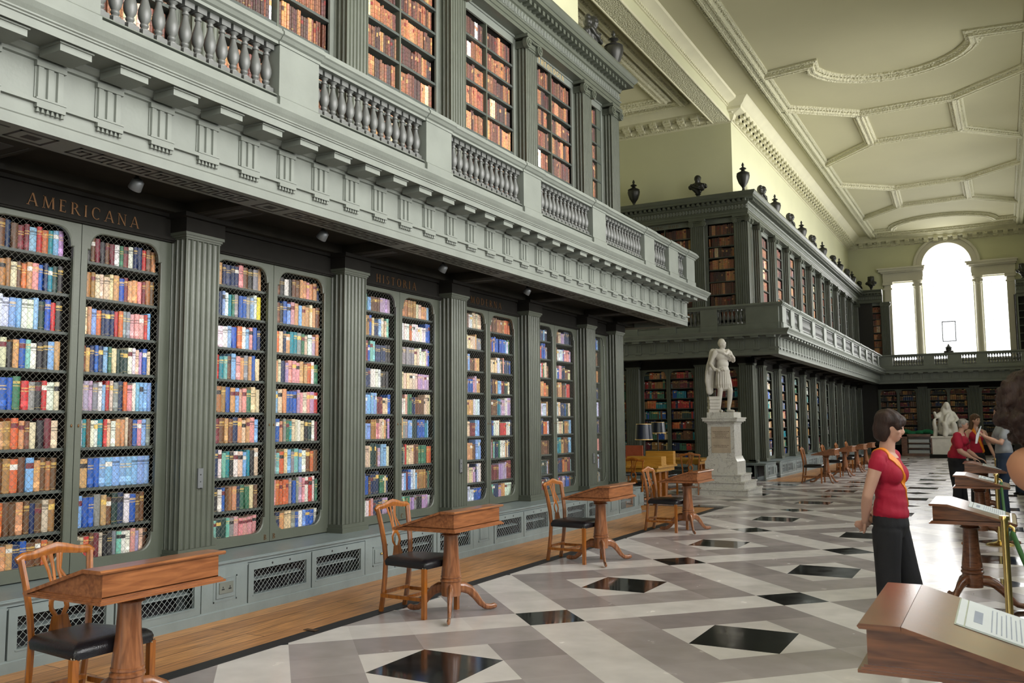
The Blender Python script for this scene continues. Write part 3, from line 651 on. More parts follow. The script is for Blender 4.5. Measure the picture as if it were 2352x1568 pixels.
def entab(t, s0, s1, m0, m1, offs, pilas, keys=True):
    # open underside: front box (outer strip), inner strip, cross beams, coffer tops
    b = MB(); fr = [(0.30, 4.0), (0.30, 3.455)] + GAL[2:-2] + [(0.70, 4.30), (0.30, 4.30)]
    fr = [(0.30, 4.30), (0.30, 3.455)] + GAL[2:-1]
    extr(b, fr, s0, s1, m0, m1); b.build('cornice_and_frieze', M['green_pale'], t)
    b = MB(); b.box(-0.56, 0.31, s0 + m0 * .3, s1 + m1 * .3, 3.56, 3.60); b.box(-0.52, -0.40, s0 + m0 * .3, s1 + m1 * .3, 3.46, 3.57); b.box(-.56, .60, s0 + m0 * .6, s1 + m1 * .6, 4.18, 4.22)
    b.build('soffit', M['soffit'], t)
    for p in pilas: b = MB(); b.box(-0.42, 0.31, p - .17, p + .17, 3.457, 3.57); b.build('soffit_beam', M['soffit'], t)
    # triglyphs with guttae, mutules
    p0 = s0 + (m0 * .6 if m0 else 0); p1 = s1 + (m1 * .6 if m1 else 0)
    tri, mut = MB(), MB()
    z0, z1 = 3.652, 3.895
    for a, c in ((-.098, -.075), (-.045, -.018), (.018, .045), (.075, .098)): pass
    for a, c in ((-.088, -.045), (-.022, .022), (.045, .088)): tri.prism([(.60, a - .004), (.624, a + .004), (.624, c - .004), (.60, c + .004)], 'z', z0, z1 - .03)
    tri.box(.60, .608, -.098, .098, z0, z1); tri.box(.60, .632, -.102, .102, z1 - .032, z1)
    tri.box(.60, .640, -.102, .102, 3.648, 3.660); tri.box(.60, .640, -.098, .098, 3.596, 3.612 + .01)
    for i in range(6): tri.lathe([(.013, -.030), (.006, 0)], (.624, -.082 + i * .0328, 3.598), 6)
    mut.box(.66, .865, -.108, .108, 3.905, 3.953); mut.box(.64, .878, -.118, .118, 3.948, 3.967)
    tm, mm = tri.mesh('triglyph', M['green_pale']), mut.mesh('bracket', M['green_pale'])
    # frieze faces are a little paler than the mouldings
    k = offs
    while k < p1 - .06:
        if k > p0 + .06:
            for nm, me in (('triglyph', tm), ('bracket', mm)):
                o = bpy.data.objects.new(nm, me); COL.objects.link(o); o.parent = t; o.location = (0, k, 0)
        k += TG
    if keys:     # Greek key fret on the flat strip of the soffit
        b = MB(); z = 3.4535
        k = max(p0, 0.9) + .05
        while k < p1 - .2:
            skip = any(abs(k + .08 - p) < .26 for p in pilas)
            if not skip:
                for u0, u1, w0, w1 in ((.35, .53, 0, .02), (.35, .37, 0, .13), (.35, .47, .11, .13), (.45, .47, .05, .13), (.41, .47, .05, .07), (.51, .53, 0, .16)):
                    b.box(u0, u1, k + w0, k + w1, z, z + .004)
            k += .16
        for p in pilas:
            for u0, u1, w0, w1 in ((.34, .54, -.13, -.11), (.34, .54, .11, .13), (.34, .36, -.13, .13), (.52, .54, -.13, .13), (.40, .48, -.05, .05), (-.35, .22, -.13, -.12), (-.35, .22, .12, .13), (-.3, .18, -.05, .05)):
                b.box(u0, u1, p + w0, p + w1, z, z + .004)
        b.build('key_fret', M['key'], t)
def baluster_mesh():
    b = MB(); z = 4.30; H = 0.43
    b.box(-.045, .045, -.045, .045, 0, .058); b.box(-.045, .045, -.045, .045, H - .05, H)
    b.lathe([(.042, .058), (.042, .07), (.026, .082), (.022, .09), (.030, .10), (.030, .112), (.024, .12), (.040, .15), (.047, .185), (.045, .215), (.034, .255), (.022, .30), (.019, .325), (.027, .332), (.027, .345), (.019, .35), (.021, .362), (.036, .375), (.038, .382)], (0, 0, 0), 14)
    return b.mesh('baluster', M['baluster'], 45)
BME = baluster_mesh()
def balustrade(t, s0, s1, m0, m1, piers, npb=14, maxn=100, pw=0.24):
    b = MB(); extr(b, BAL_RAIL, s0, s1, m0, m1); b.build('handrail', M['green_pale'], t)
    b = MB(); extr(b, [(0.555, 4.30), (0.735, 4.30), (0.72, 4.318), (0.56, 4.318)], s0, s1, m0, m1); b.build('base_rail', M['green_pale'], t)
    cnt = 0; rest = []
    for (c, hw) in piers:
        b = MB(); b.box(.565, .748, c - hw, c + hw, 4.14, 4.745)
        q = [(u + .012, w) for u, w in BAL_RAIL[1:-1]]
        b.prism([(.60, 4.73)] + q + [(.60, 4.852)], 'y', c - hw - .012, c + hw + .012)
        b.prism([(.60, 4.14), (.765, 4.14), (.765, 4.285), (.75, 4.30), (.60, 4.30)], 'y', c - hw - .004, c + hw + .004); b.build('pier', M['green_pale'], t)
    for (c, hw), (c2, hw2) in zip(piers, piers[1:]):
        a, e = c + hw, c2 - hw2; n = max(1, round((e - a) / 0.1165))
        for i in range(n):
            p = a + (e - a) * (i + .5) / n
            if cnt < maxn:
                o = bpy.data.objects.new('baluster', BME); COL.objects.link(o); o.parent = t; o.location = (.655, p, 4.305); cnt += 1
            else: rest.append(p)
    if rest:
        bb = MB()
        vs = [v.co.copy() for v in BME.vertices]; fs = [tuple(p.vertices) for p in BME.polygons]
        for p in rest: bb.add([v + Vector((.655, p, 4.305)) for v in vs], fs)
        o = bb.build('balusters', M['baluster'], t, 45); o['kind'] = 'stuff'
UC = [(-0.55, 7.60), (-0.34, 7.60), (-0.34, 7.66), (-0.325, 7.665), (-0.325, 7.73), (-0.31, 7.735), (-0.30, 7.755), (-0.345, 7.765), (-0.345, 7.93), (-0.32, 7.94), (-0.30, 7.965), (-0.30, 8.05), (-0.20, 8.055), (-0.12, 8.06), (-0.12, 8.125), (-0.105, 8.13), (-0.08, 8.16), (-0.055, 8.20), (-0.055, 8.235), (-0.60, 8.26), (-0.60, 7.60)]
def upper_cornice(t, s0, s1, m0, m1, dent=True, step=.15):
    b = MB(); extr(b, UC[:-1], s0, s1, m0, m1); b.build('cornice_moulding', M['green'], t)
    a, e = s0 + m0 * -.345, s1 + m1 * -.345
    if dent:
        b = MB(); k = a + .02
        while k < e - .03: b.box(-.30, -.175, k, k + step * .5, 7.985, 8.054); k += step
        b.build('dentils', M['green'], t)
        b = MB(); k = a + .02
        while k < e - .05:                                  # carved leaf frieze
            b.prism([(-.345, k), (-.325, k + .012), (-.325, k + .045), (-.345, k + .06)], 'z', 7.79, 7.90); b.ball((-.33, k + .075, 7.84), (.012, .014, .035), 3); k += .098
        b.build('leaf_frieze', M['green_pale'], t)
# ------------------------------------------------------------------ place the near block, the far block and the end wall
PIT, PN = 2.13, [1.25 + 2.13 * k for k in range(7)] + [15.33]
ORD = ['first', 'second', 'third', 'fourth', 'fifth', 'sixth', 'seventh', 'eighth', 'ninth', 'tenth', 'eleventh', 'twelfth']
names = {5: 'bookcase with arched wire doors, nearest the marble statue of its two-door bays', 4: 'bookcase with wire doors below the gold word MODERNA', 3: 'bookcase with wire doors below the gold word HISTORIA',
         2: 'bookcase with wire doors between the AMERICANA and HISTORIA bookcases', 1: 'bookcase with wire doors below the gold word AMERICANA', 0: 'bookcase with wire doors before the AMERICANA bookcase'}
LB = lower_bay(2.13, 2, 'grey-green ' + names[5]); LB.location = (0, 12.965, 0); LB['group'] = 'lower bookcases of the near block'
LN = lower_bay(1.30, 1, 'narrow single door bookcase at the end of the near block'); LN.location = (0, 14.68, 0)
PB = plinth_bay(2.13, 2, 'grey-green plinth with two wire vents below the last full bookcase of the near block'); PB.location = (0, 12.965, 0); PB['group'] = 'plinth cupboards with vents'
PNB = plinth_bay(1.30, 1, 'narrow plinth with one wire vent at the end of the near block'); PNB.location = (0, 14.68, 0)
UB = upper_bay(2.13, 2, 'upper bookcase of brown leather books below the gold word THEOLOGIA'); UB.location = (0, 12.965, 0); UB['group'] = 'upper bookcases of the near block'
UN = upper_bay(1.30, 1, 'narrow upper bookcase at the corner of the near block'); UN.location = (0, 14.68, 0)
near_l, near_u = {5: LB}, {5: UB}
for k in range(5):
    y = 2.315 + PIT * k
    near_l[k] = dup(LB, (0, y, 0), label='grey-green ' + names[k])
    if k < 4 or True: near_u[k] = dup(UB, (0, y, 0), label='upper bookcase of brown leather books above the ' + ('AMERICANA', 'AMERICANA', 'second lower', 'HISTORIA', 'MODERNA')[k] + (' bookcase' if k else ' bookcase, off to the near side'))
    dup(PB, (0, y, 0), label='grey-green plinth with two wire vents below the %s' % ('bookcase nearest the camera', 'AMERICANA bookcase', 'bookcase between AMERICANA and HISTORIA', 'HISTORIA bookcase', 'MODERNA bookcase')[k])
def sign(word, parent, s, z, size, m, d=PD0 + .014, sp=1.25, sx=1.0):
    text('gilt_letters', word, size, m, parent, Matrix.Translation((d, s, z)) @ LEFTFACE, 0.002, sp, sx)
sign('AMERICANA', near_l[1], .02, 3.275, .094, M['gilt'], sp=1.42)
sign('HISTORIA', near_l[3], -.08, 3.275, .094, M['gilt'], sp=1.5)
sign('MODERNA', near_l[4], -.08, 3.275, .094, M['gilt'], sp=1.6)
sign('THEOLOGIA', UB, 0.0, 7.485, .085, M['gilt_bright'], d=PD0 + .001, sp=1.7)
for k in (2, 3):
    for sd in (-1, 1): sign('B' if k == 2 else 'C', near_l[k], sd * .04 + (.02 if sd > 0 else -.02), .51, .05, M['gilt'], d=PD0 + .001)
# far block
def corner_pil(t, h, z0, z1, ion): pilaster(t, -h, z0, z1, ion)
FP = 2.08; SF = FP / PIT
f0 = lower_bay(1.30, 1, 'narrow lower bookcase at the near corner of the far block, behind the statue', gr=False); f0.location = (0, 26.19, 0); corner_pil(f0, .65, .48, 3.30, False)
u0 = upper_bay(1.30, 1, 'narrow upper bookcase at the near corner of the far block'); u0.location = (0, 26.19, 0); corner_pil(u0, .65, 4.25, 7.60, True)
FL = lower_bay(2.13, 2, 'first full lower bookcase of the far block past the statue', gr=False); FL.location = (0, 26.84 + FP / 2, 0); FL.scale = (1, SF, 1); FL['group'] = 'lower bookcases of the far block'
FU = dup(UB, (0, 26.84 + FP / 2, 0), label='first full upper bookcase of the far block', group='upper bookcases of the far block', scale=(1, SF, 1), skip=('gilt_letters',))
FPL = dup(PB, (0, 26.84 + FP / 2, 0), label='first plinth with two vents along the far block', group='plinth cupboards of the far block', scale=(1, SF, 1))
dup(PNB, (0, 25.65, 0), label='narrow plinth with one vent at the near corner of the far block')
for k in range(1, 10):
    y = 26.84 + FP * (k + .5)
    dup(FL, (0, y, 0), label='%s full lower bookcase of the far block counting from the statue' % ORD[k], scale=(1, SF, 1))
    dup(FU, (0, y, 0), label='%s full upper bookcase of the far block counting from the statue' % ORD[k], scale=(1, SF, 1))
    dup(FPL, (0, y, 0), label='%s plinth with two vents of the far block counting from the statue' % ORD[k], scale=(1, SF, 1))
RT = radians(-90)
# return face of the far block (faces the camera)
rl1 = dup(LN, (-1.19, 25.0, 0), RT, 'narrow lower bookcase directly behind the marble statue', skip=('wire_grille',))
rl2 = dup(FL, (-2.905, 25.0, 0), RT, 'lower bookcase with two open book columns left of the statue', group='return bookcases', scale=(1, 1, 1))
rl3 = dup(FL, (-5.035, 25.0, 0), RT, 'lower bookcase at the back of the recess, mostly hidden', group='return bookcases', scale=(1, 1, 1))
ru1 = dup(UN, (-1.19, 25.0, 0), RT, 'narrow upper bookcase facing the camera over the statue')
ru2 = dup(UB, (-2.905, 25.0, 0), RT, 'upper bookcase with the gilt words LING. HOD.', group='upper return bookcases', skip=('gilt_letters',))
ru3 = dup(UB, (-5.035, 25.0, 0), RT, 'upper bookcase hidden behind the near block', group='upper return bookcases', skip=('gilt_letters',))
sign('LING. HOD.', ru2, 0.05, 7.485, .085, M['gilt'], d=PD0 + .001, sp=1.6)
for k, s in enumerate((-1.19, -2.905, -5.035)):
    dup(PNB if k == 0 else PB, (s, 25.0, 0), RT, ('panelled plinth behind the marble statue steps', 'plinth left of the statue behind the reading tables', 'plinth at the back of the recess')[k], group='plinths of the return')
# end wall cases
el = {}
for k, s in enumerate((1.30, 3.55, 5.80)):
    el[k] = dup(FL, (s, 47.55, 0), RT, ('lower end wall bookcase in the left corner', 'lower end wall bookcase behind the green covered table', 'lower end wall bookcase behind the people')[k], group='end wall bookcases', scale=(1, 2.25 / 2.13, 1))
eu = [dup(UN, (0.30, 47.55, 0), RT, 'narrow dark upper bookcase left of the great window', group='upper end wall bookcases', scale=(1, .95, 1)), dup(UN, (7.1, 47.55, 0), RT, 'narrow dark upper bookcase right of the great window', group='upper end wall bookcases', scale=(1, .95, 1))]
b = MB(); b.box(.0, 7.5, 47.50, 47.56, 0, .46); 
t = thing('plinth_cupboard', 'long plain plinth along the end wall below the window', 'plinth cupboard', (0, 0, 0)); b.build('plinth_front', M['dark_shaded'], t); b = MB(); b.box(0, 7.5, 47.48, 48.1, .46, .48); b.build('plinth_top', M['dark_shaded'], t)
# galleries
g1 = thing('gallery', 'near gallery with triglyph frieze and brackets above the AMERICANA bookcases', 'gallery')
entab(g1, -2, 15.87, 0, 1, 1.25 - 5 * TG, [p for p in PN])
g2 = thing('gallery', 'short return of the near gallery round its far corner', 'gallery', (0, 15.87, 0), radians(90)); entab(g2, 0, 6, -1, 0, 0.17, [.54, 1.84, 3.97], False)
g3 = thing('gallery', 'far gallery running from the statue to the end window', 'gallery'); entab(g3, 25.0, 47.55, -1, -1, 24.62, [25.54] + [26.84 + FP * k for k in range(11)], False)
g4 = thing('gallery', 'dark gallery above the statue facing the camera', 'gallery', (0, 25.0, 0), RT); entab(g4, -6.9, 0, 0, 1, -6.8, [-.54, -1.84, -3.97], False)
g5 = thing('gallery', 'dark gallery across the end wall under the great window', 'gallery', (0, 47.55, 0), RT); entab(g5, 0, 7.6, 1, -1, .77, [.2, 2.4, 4.7, 6.9], False)
t = thing('balustrade', 'pale balustrade on the near gallery in front of the leather books', 'balustrade')
balustrade(t, -2, 15.87, 0, 1, [(p, .24) for p in PN[:-1]] + [(15.28, .26), (16.28, .25)])
t = thing('balustrade', 'short balustrade round the far corner of the near gallery', 'balustrade', (0, 15.87, 0), radians(90)); balustrade(t, 0, 6, -1, 0, [(-.41, .25), (.9, .24), (3.0, .24), (5.1, .24)], maxn=40)
t = thing('balustrade', 'long balustrade on the far gallery running to the end wall', 'balustrade'); balustrade(t, 25.0, 47.55, -1, -1, [(24.59, .25), (25.7, .26)] + [(26.84 + FP * k, .24) for k in range(10)])
t = thing('balustrade', 'dark balustrade facing the camera above the statue', 'balustrade', (0, 25.0, 0), RT); balustrade(t, -6.9, 0, 0, 1, [(-5.0, .24), (-3.6, .24), (-2.45, .24), (-1.25, .24), (.30, .34)][0:4] + [(.22, .44)], maxn=60)
t = thing('balustrade', 'dark balustrade under the great end window', 'balustrade', (0, 47.55, 0), RT); balustrade(t, 0, 7.6, 1, -1, [(.9, .35), (2.85, .24), (3.95, .3), (5.1, .24), (7.0, .3)], maxn=60)
for (o, rz, s0, s1, m0, m1, lb) in (((0, 0, 0), 0, -2, 15.87, 0, 1, 'dentilled top cornice over the near leather books'), ((0, 15.87, 0), radians(90), 0, 6, -1, 0, 'return of the near top cornice'), ((0, 0, 0), 0, 25.0, 47.55, -1, -1, 'long dentilled top cornice under the far urns and busts'), ((0, 25.0, 0), RT, -6.9, 0, 0, 1, 'dark top cornice facing the camera under the dark bust')):
    t = thing('cornice', lb, 'cornice', o, rz); upper_cornice(t, s0, s1, m0, m1)
t = thing('cornice', 'short dark top cornice left of the great window', 'cornice', (0, 47.55, 0), RT); upper_cornice(t, 0, .80, 1, 0)
t = thing('cornice', 'short dark top cornice right of the great window', 'cornice', (0, 47.55, 0), RT); upper_cornice(t, 6.65, 7.6, 0, -1)
# plain flanks closing the near block's end and the tops
b = MB(); b.box(-7, -0.53, 15.2, 15.50, 0.0, 8.2); b.box(-0.95, -0.55, 14.9, 15.45, .48, 8.2); struct('baseboard_left', b, M['green'])
b = MB(); b.box(-.98, -.93, 26.0, 47.9, 0, 8.2); b.box(-.95, .29, 48.02, 48.3, 0, 8.2); b.box(7.2, 7.7, 48.02, 48.3, 0, 8.2); b.box(-7, -.9, 25.93, 25.97, 0, 8.2); struct('baseboard_far', b, M['case_in'])
b = MB(); b.box(-.98, -.93, -6, 15.0, 0, 8.2); struct('baseboard_near', b, M['case_in'])

# ------------------------------------------------------------------ books
def lin(r, g, b_): return tuple(((c / 255) / 12.92 if c < 10 else ((c / 255 + .055) / 1.055) ** 2.4) for c in (r, g, b_))
PAL = {'n': (22, 40, 78), 'b': (28, 78, 160), 'l': (120, 160, 205), 't': (20, 120, 135), 'g': (45, 100, 75), 'd': (22, 50, 48), 'w': (215, 212, 205), 'c': (205, 185, 155), 'p': (205, 140, 140),
       'm': (105, 35, 45), 'r': (175, 45, 45), 'o': (190, 95, 50), 's': (190, 140, 95), 'k': (32, 30, 34), 'y': (215, 195, 40), 'v': (165, 140, 175), 'x': (125, 128, 130), 'u': (95, 60, 38), 'h': (190, 200, 215), 'a': (150, 105, 60), 'e': (110, 175, 160)}
PAL = {k: lin(*v) for k, v in PAL.items()}
CN = dict(n='navy blue', b='bright blue', l='pale blue', t='teal', g='green', d='dark green', w='white', c='cream', p='pink', m='maroon', r='red', o='rust orange', s='tan', k='black', y='yellow', v='lilac', x='grey', u='brown', h='bluish white', a='gold-tooled brown', e='mint green')
GOLD = lin(215, 180, 95)
LEA = [lin(*c) for c in ((116, 70, 48), (98, 58, 44), (134, 86, 56), (156, 104, 66), (78, 48, 42), (178, 126, 84), (104, 64, 52), (66, 45, 42), (142, 92, 62), (120, 78, 54), (84, 54, 46))]
def book_mesh(mb, s, w, z, h, d, depth, col, style, rnd):
    """one upright book: rounded spine towards +x local at depth d, boards behind; colours of labels and bands are the cover's own"""
    n = 4; r = min(w * .28, .012)
    segs = [0, 1]; cols = [col]
    dk = tuple(c * .55 for c in col); lt = tuple(min(1, c * 1.5 + .02) for c in col)
    if style == 'cloth':
        k = rnd.random(); g = tuple(a * .6 + c * .4 for a, c in zip(GOLD, col)) if sum(col) < 1.1 else tuple(c * .35 for c in col)
        if k < .35: segs = [0, .04, .05, .70, .73, .78, .86, .87, 1]; cols = [col, g, col, g, col, g, col, col]
        elif k < .6: segs = [0, .08, .092, .68, .84, .852, 1]; c2 = rnd.choice([PAL['w'], PAL['m'], PAL['k'], GOLD]); cols = [col, g, col, c2, g, col]
        elif k < .8: segs = [0, .12, .30, .33, .62, .66, .72, .76, 1]; cols = [col, lt, col, col, g, col, g, col]
        else: segs = [0, .5, 1]; cols = [col, col]
    else:
        nb = rnd.choice((5, 6)); segs, cols = [0], []
        lab = rnd.random(); lc = rnd.choice([lin(120, 30, 25), lin(176, 130, 88), lin(60, 30, 24), lin(190, 140, 90)])
        for i in range(nb):
            a, e = i / nb, (i + 1) / nb
            segs += [a + (e - a) * .86, e]; c = col if not (i == nb - 2 and lab < .28) else lc
            c = tuple(x * rnd.uniform(.85, 1.15) for x in c); cols += [c, dk if i < nb - 1 else col]
        if lab > .90: cols[1] = tuple(x * .5 for x in GOLD)
    T = len(segs); base = len(mb.v); vs = []; fs = []; cc = []
    pr = [(-w / 2 + .0008, -r), (-w / 4, -r * .25), (0, 0), (w / 4, -r * .25), (w / 2 - .0008, -r)]
    for q, f in enumerate(segs):
        zz = z + h * f; bulge = 0.0015 if (style != 'cloth' and q % 2 == 1) else 0
        for u, v in pr: vs.append((d + v + bulge, s + u, zz))
    for q in range(T - 1):
        for i in range(4): fs.append((q * 5 + i, q * 5 + i + 1, (q + 1) * 5 + i + 1, (q + 1) * 5 + i)); cc.append(cols[q])
    o = len(vs)
    for zz in (z, z + h): vs += [(d - depth, s - w / 2 + .0008, zz), (d - depth, s + w / 2 - .0008, zz)]
    L = (T - 1) * 5
    fs += [(0, L, o + 2, o), (4, o + 1, o + 3, L + 4), (o, o + 2, o + 3, o + 1)]; cc += [col, col, col]
    page = PAL['c'] if rnd.random() < .7 else PAL['w']
    fs += [(L, L + 1, L + 2, L + 3, L + 4, o + 3, o + 2)]; cc += [tuple(p * .8 for p in page)]
    mb.add(vs, [], None)
    for f, c in zip(fs, cc): mb.f.append(tuple(i + base for i in f)); mb.c.append(c)
BOOKS = []
def fill(tf, s0, s1, z, hmax, style, rnd, spec=None, d=-.605, wmul=1.0, where='', row=0, full=.93, pal='nnnbbblltgddwwwcccccpmmrossssskxxuuuhhvaea'):
    """a row of books between s0 and s1 standing on z; tf maps local to world"""
    s = s0 + rnd.uniform(.0, .012); end = s0 + (s1 - s0) * rnd.uniform(full, 1.0); q = 0; run = 0
    if spec: ws = [rnd.uniform(.8, 1.25) for _ in spec]; tot = sum(ws); unit = (s1 - s0) * .97 / tot
    base_h = hmax * (rnd.uniform(.78, .90) if style == 'cloth' else rnd.uniform(.90, .99)); 
    while s < end - .012:
        if spec:
            if q >= len(spec): break
            col = PAL[spec[q]]; code = spec[q]; w = ws[q] * unit; h = base_h * rnd.uniform(.9, 1.06); dd = d + rnd.uniform(-.006, .006)
            if q and spec[q - 1] == code and code in 'lnbwtd': h = BOOKS[-1]['h']; dd = BOOKS[-1]['d']
        else:
            if run <= 0:
                run = rnd.choice((1, 1, 1, 2, 2, 3, 4, 5) if style == 'cloth' else (1, 2, 2, 3, 4, 6))
                if style == 'cloth': code = rnd.choice(pal); col = PAL[code]
                else: code = 'u'; col = rnd.choice(LEA) if rnd.random() > .06 else rnd.choice([PAL['w'], PAL['c'], PAL['c']])
                w = (rnd.uniform(.026, .062) if style == 'cloth' else rnd.uniform(.022, .046)) * wmul; h = base_h * (rnd.uniform(.80, 1.08) if style == 'cloth' else rnd.uniform(.86, 1.04))
            run -= 1; dd = d + rnd.uniform(-.006, .006); h = h * rnd.uniform(.99, 1.01)
            if rnd.random() < .01: s += .05
        h = min(h, hmax - .012); w = min(w, s1 - s)
        if w < .01: break
        BOOKS.append(dict(tf=tf, s=s + w / 2, w=w, z=z, h=h, d=dd, col=tuple(c * rnd.uniform(.85, 1.12) for c in col), code=code, style=style, where=where, row=row, q=q, seed=rnd.random()))
        s += w; q += 1
TFS = {}
def T_(loc, rz, sc=1.0): return Matrix.Translation(loc) @ Matrix.Rotation(rz, 4, 'Z') @ Matrix.Diagonal((1, sc, 1, 1))
SPEC_A = ['ssukunummlrotlv', 'gggecaacuospbntdk', 'ddddhhllwwldbrk', 'cwbbbcksbewkkls', 'mmnetbbgrxkrwc', 'kbtbtsaosuckmc', 'ccaaauaoulsuau', 'auauaouusunuca', 'ccsaassnbuuoa']
SPEC_B = ['skumkumwgmwnnrus', 'aaaccccsbmsspmau', 'ccslonnnroxxppprll', 'ousnbnlgcdddwwcvbcl', 'lwvvxwlrcxnopwllll', 'hhtuwwtrcwsscubplx', 'dsbbllllllll', 'nlbbxsudnwbuug', 'nccrumckkxewwpvcu']
SPEC_C = ['yyusnnnnpukxs', 'nbpnnlwtgxbbxlwy', 'wwwwwlbowlpbn', 'rwrrteulpsxsbc', 'hhcaabslppgcc', 'bummusunscspl', 'lbtnwetkwcltkc', 'wsxkwbuasnggcu', 'ggeeddexppppp']
SPEC_D = ['uukwkuusspssn', 'kukblpslsscsu', 'bocnsttxgcwvs', 'wscnvpppssowg', 'blcsbbbvpcpvr', 'lbbsxgtccwckdwm', 'kxeoclxelwuou', 'ppooooxbxvpwrwg', 'oknsccxbwlbbw']
BAY_SPEC = {1: (SPEC_A, SPEC_B), 2: (SPEC_C, SPEC_D)}
def fill_lower(tf, w, nd, bi=None, wmul=1.0, where='', rng=None, **kw):
    rnd = random.Random(rng); h = w / 2; i0, i1 = -h + PW / 2, h - PW / 2
    cols = [(i0 + .03, -.05), (.05, i1 - .03)] if nd == 2 else [(i0 + .03, i1 - .03)]
    zs = SH_G + [3.215]
    for ci, (a, e) in enumerate(cols):
        if nd == 2 and ci == 0: a, e = a + .03, e - .02
        if nd == 2 and ci == 1: a, e = a, e - .05
        for r in range(9):
            sp = BAY_SPEC[bi][ci][8 - r] if bi in BAY_SPEC else None
            fill(tf, a, e, zs[r], zs[r + 1] - zs[r] - .03, 'cloth', rnd, sp, wmul=wmul, **kw, where=where + (' left door' if ci == 0 else ' right door') if nd == 2 else where, row=9 - r)
def fill_upper(tf, w, nd, wmul=1.0, where='', rng=None, zmin=4.2):
    rnd = random.Random(rng); h = w / 2; i0, i1 = -h + PW / 2 + .08, h - PW / 2 - .08
    cols = [(i0, -.016), (.016, i1)] if nd == 2 else [(i0, i1)]
    zs = UP + [7.47]
    for ci, (a, e) in enumerate(cols):
        for r in range(len(UP)):
            if zs[r] < zmin: continue
            fill(tf, a, e, zs[r], zs[r + 1] - zs[r] - .03, 'leather', rnd, None, d=-.585, wmul=wmul * (1.0 if r > 3 else 1.15), where=where + ((' left half' if ci == 0 else ' right half') if nd == 2 else ''), row=len(UP) - r, full=.97)
WH = {0: 'case before AMERICANA', 1: 'AMERICANA case', 2: 'second case', 3: 'HISTORIA case', 4: 'MODERNA case', 5: 'fifth case'}
for k in range(6): fill_lower(T_((0, 2.315 + PIT * k, 0), 0), 2.13, 2, k, where=WH[k], rng=100 + k)
fill_lower(T_((0, 14.68, 0), 0), 1.30, 1, where='corner case', rng=120)
for k in range(1, 6): fill_upper(T_((0, 2.315 + PIT * k, 0), 0), 2.13, 2, where='upper case over ' + {1: 'AMERICANA', 2: 'the second case', 3: 'HISTORIA', 4: 'MODERNA', 5: 'the fifth case'}[k], rng=200 + k)
fill_upper(T_((0, 14.68, 0), 0), 1.30, 1, where='upper corner case', rng=220)
fill_lower(T_((0, 26.19, 0), 0), 1.30, 1, rng=300, wmul=1.5); fill_upper(T_((0, 26.19, 0), 0), 1.30, 1, rng=301, wmul=1.5)
for k in range(10):
    tf = T_((0, 26.84 + FP * (k + .5), 0), 0, SF); fill_lower(tf, 2.13, 2, rng=310 + k, wmul=2.0); fill_upper(tf, 2.13, 2, rng=330 + k, wmul=2.0)
for s, w, nd, r in ((-1.19, 1.30, 1, 400), (-2.905, 2.13, 2, 401), (-5.035, 2.13, 2, 402)):
    fill_lower(T_((s, 25.0, 0), RT), w, nd, rng=r, wmul=1.2, pal='nnbtgdmmruuuaakxsocunmr'); fill_upper(T_((s, 25.0, 0), RT), w, nd, rng=r + 10, wmul=1.2, zmin=4.6)
for k, s in enumerate((1.30, 3.55, 5.80)): fill_lower(T_((s, 47.55, 0), RT, 2.25 / 2.13), 2.13, 2, rng=500 + k, wmul=1.6, pal='uuuuummmmakdkuuunau')
fill_upper(T_((.30, 47.55, 0), RT, .95), 1.30, 1, rng=510, wmul=1.5)
def book_px(B):
    P = [B['tf'] @ Vector((B['d'], B['s'] + sx * B['w'] / 2, B['z'] + zz)) for sx in (-1, 1) for zz in (0, B['h'])]
    if (P[0] - CAM).dot(fwd) < .5: return 0, 0
    q = [px(p) for p in P]; xs, ys = [a[0] for a in q], [a[1] for a in q]
    x0, x1, y0, y1 = max(0, min(xs)), min(2352, max(xs)), max(0, min(ys)), min(1568, max(ys))
    if x1 <= x0 or y1 <= y0: return 0, (sum(xs) / 4)
    if B['style'] == 'leather':   # hidden behind the balustrade?
        c = (P[0] + P[3]) / 2; t = (CAM.x - .65) / (CAM.x - c.x); 
        if CAM.z + (c.z - CAM.z) * t < 4.87: return 0, 1
    return (x1 - x0) * (y1 - y0), sum(xs) / 4
for B in BOOKS: B['a'], B['x'] = book_px(B)
order = sorted(range(len(BOOKS)), key=lambda i: -BOOKS[i]['a']); SOLO = set(order[:300])
SHELFW = ['top shelf', 'second shelf', 'third shelf', 'fourth shelf', 'fifth shelf', 'sixth shelf', 'seventh shelf', 'eighth shelf', 'bottom shelf']
def ordn(n): return ORD[n] if n < 12 else {12: 'thirteenth', 13: 'fourteenth', 14: 'fifteenth', 15: 'sixteenth', 16: 'seventeenth', 17: 'eighteenth', 18: 'nineteenth', 19: 'twentieth'}.get(n, '%dth' % (n + 1))
rest = MB()
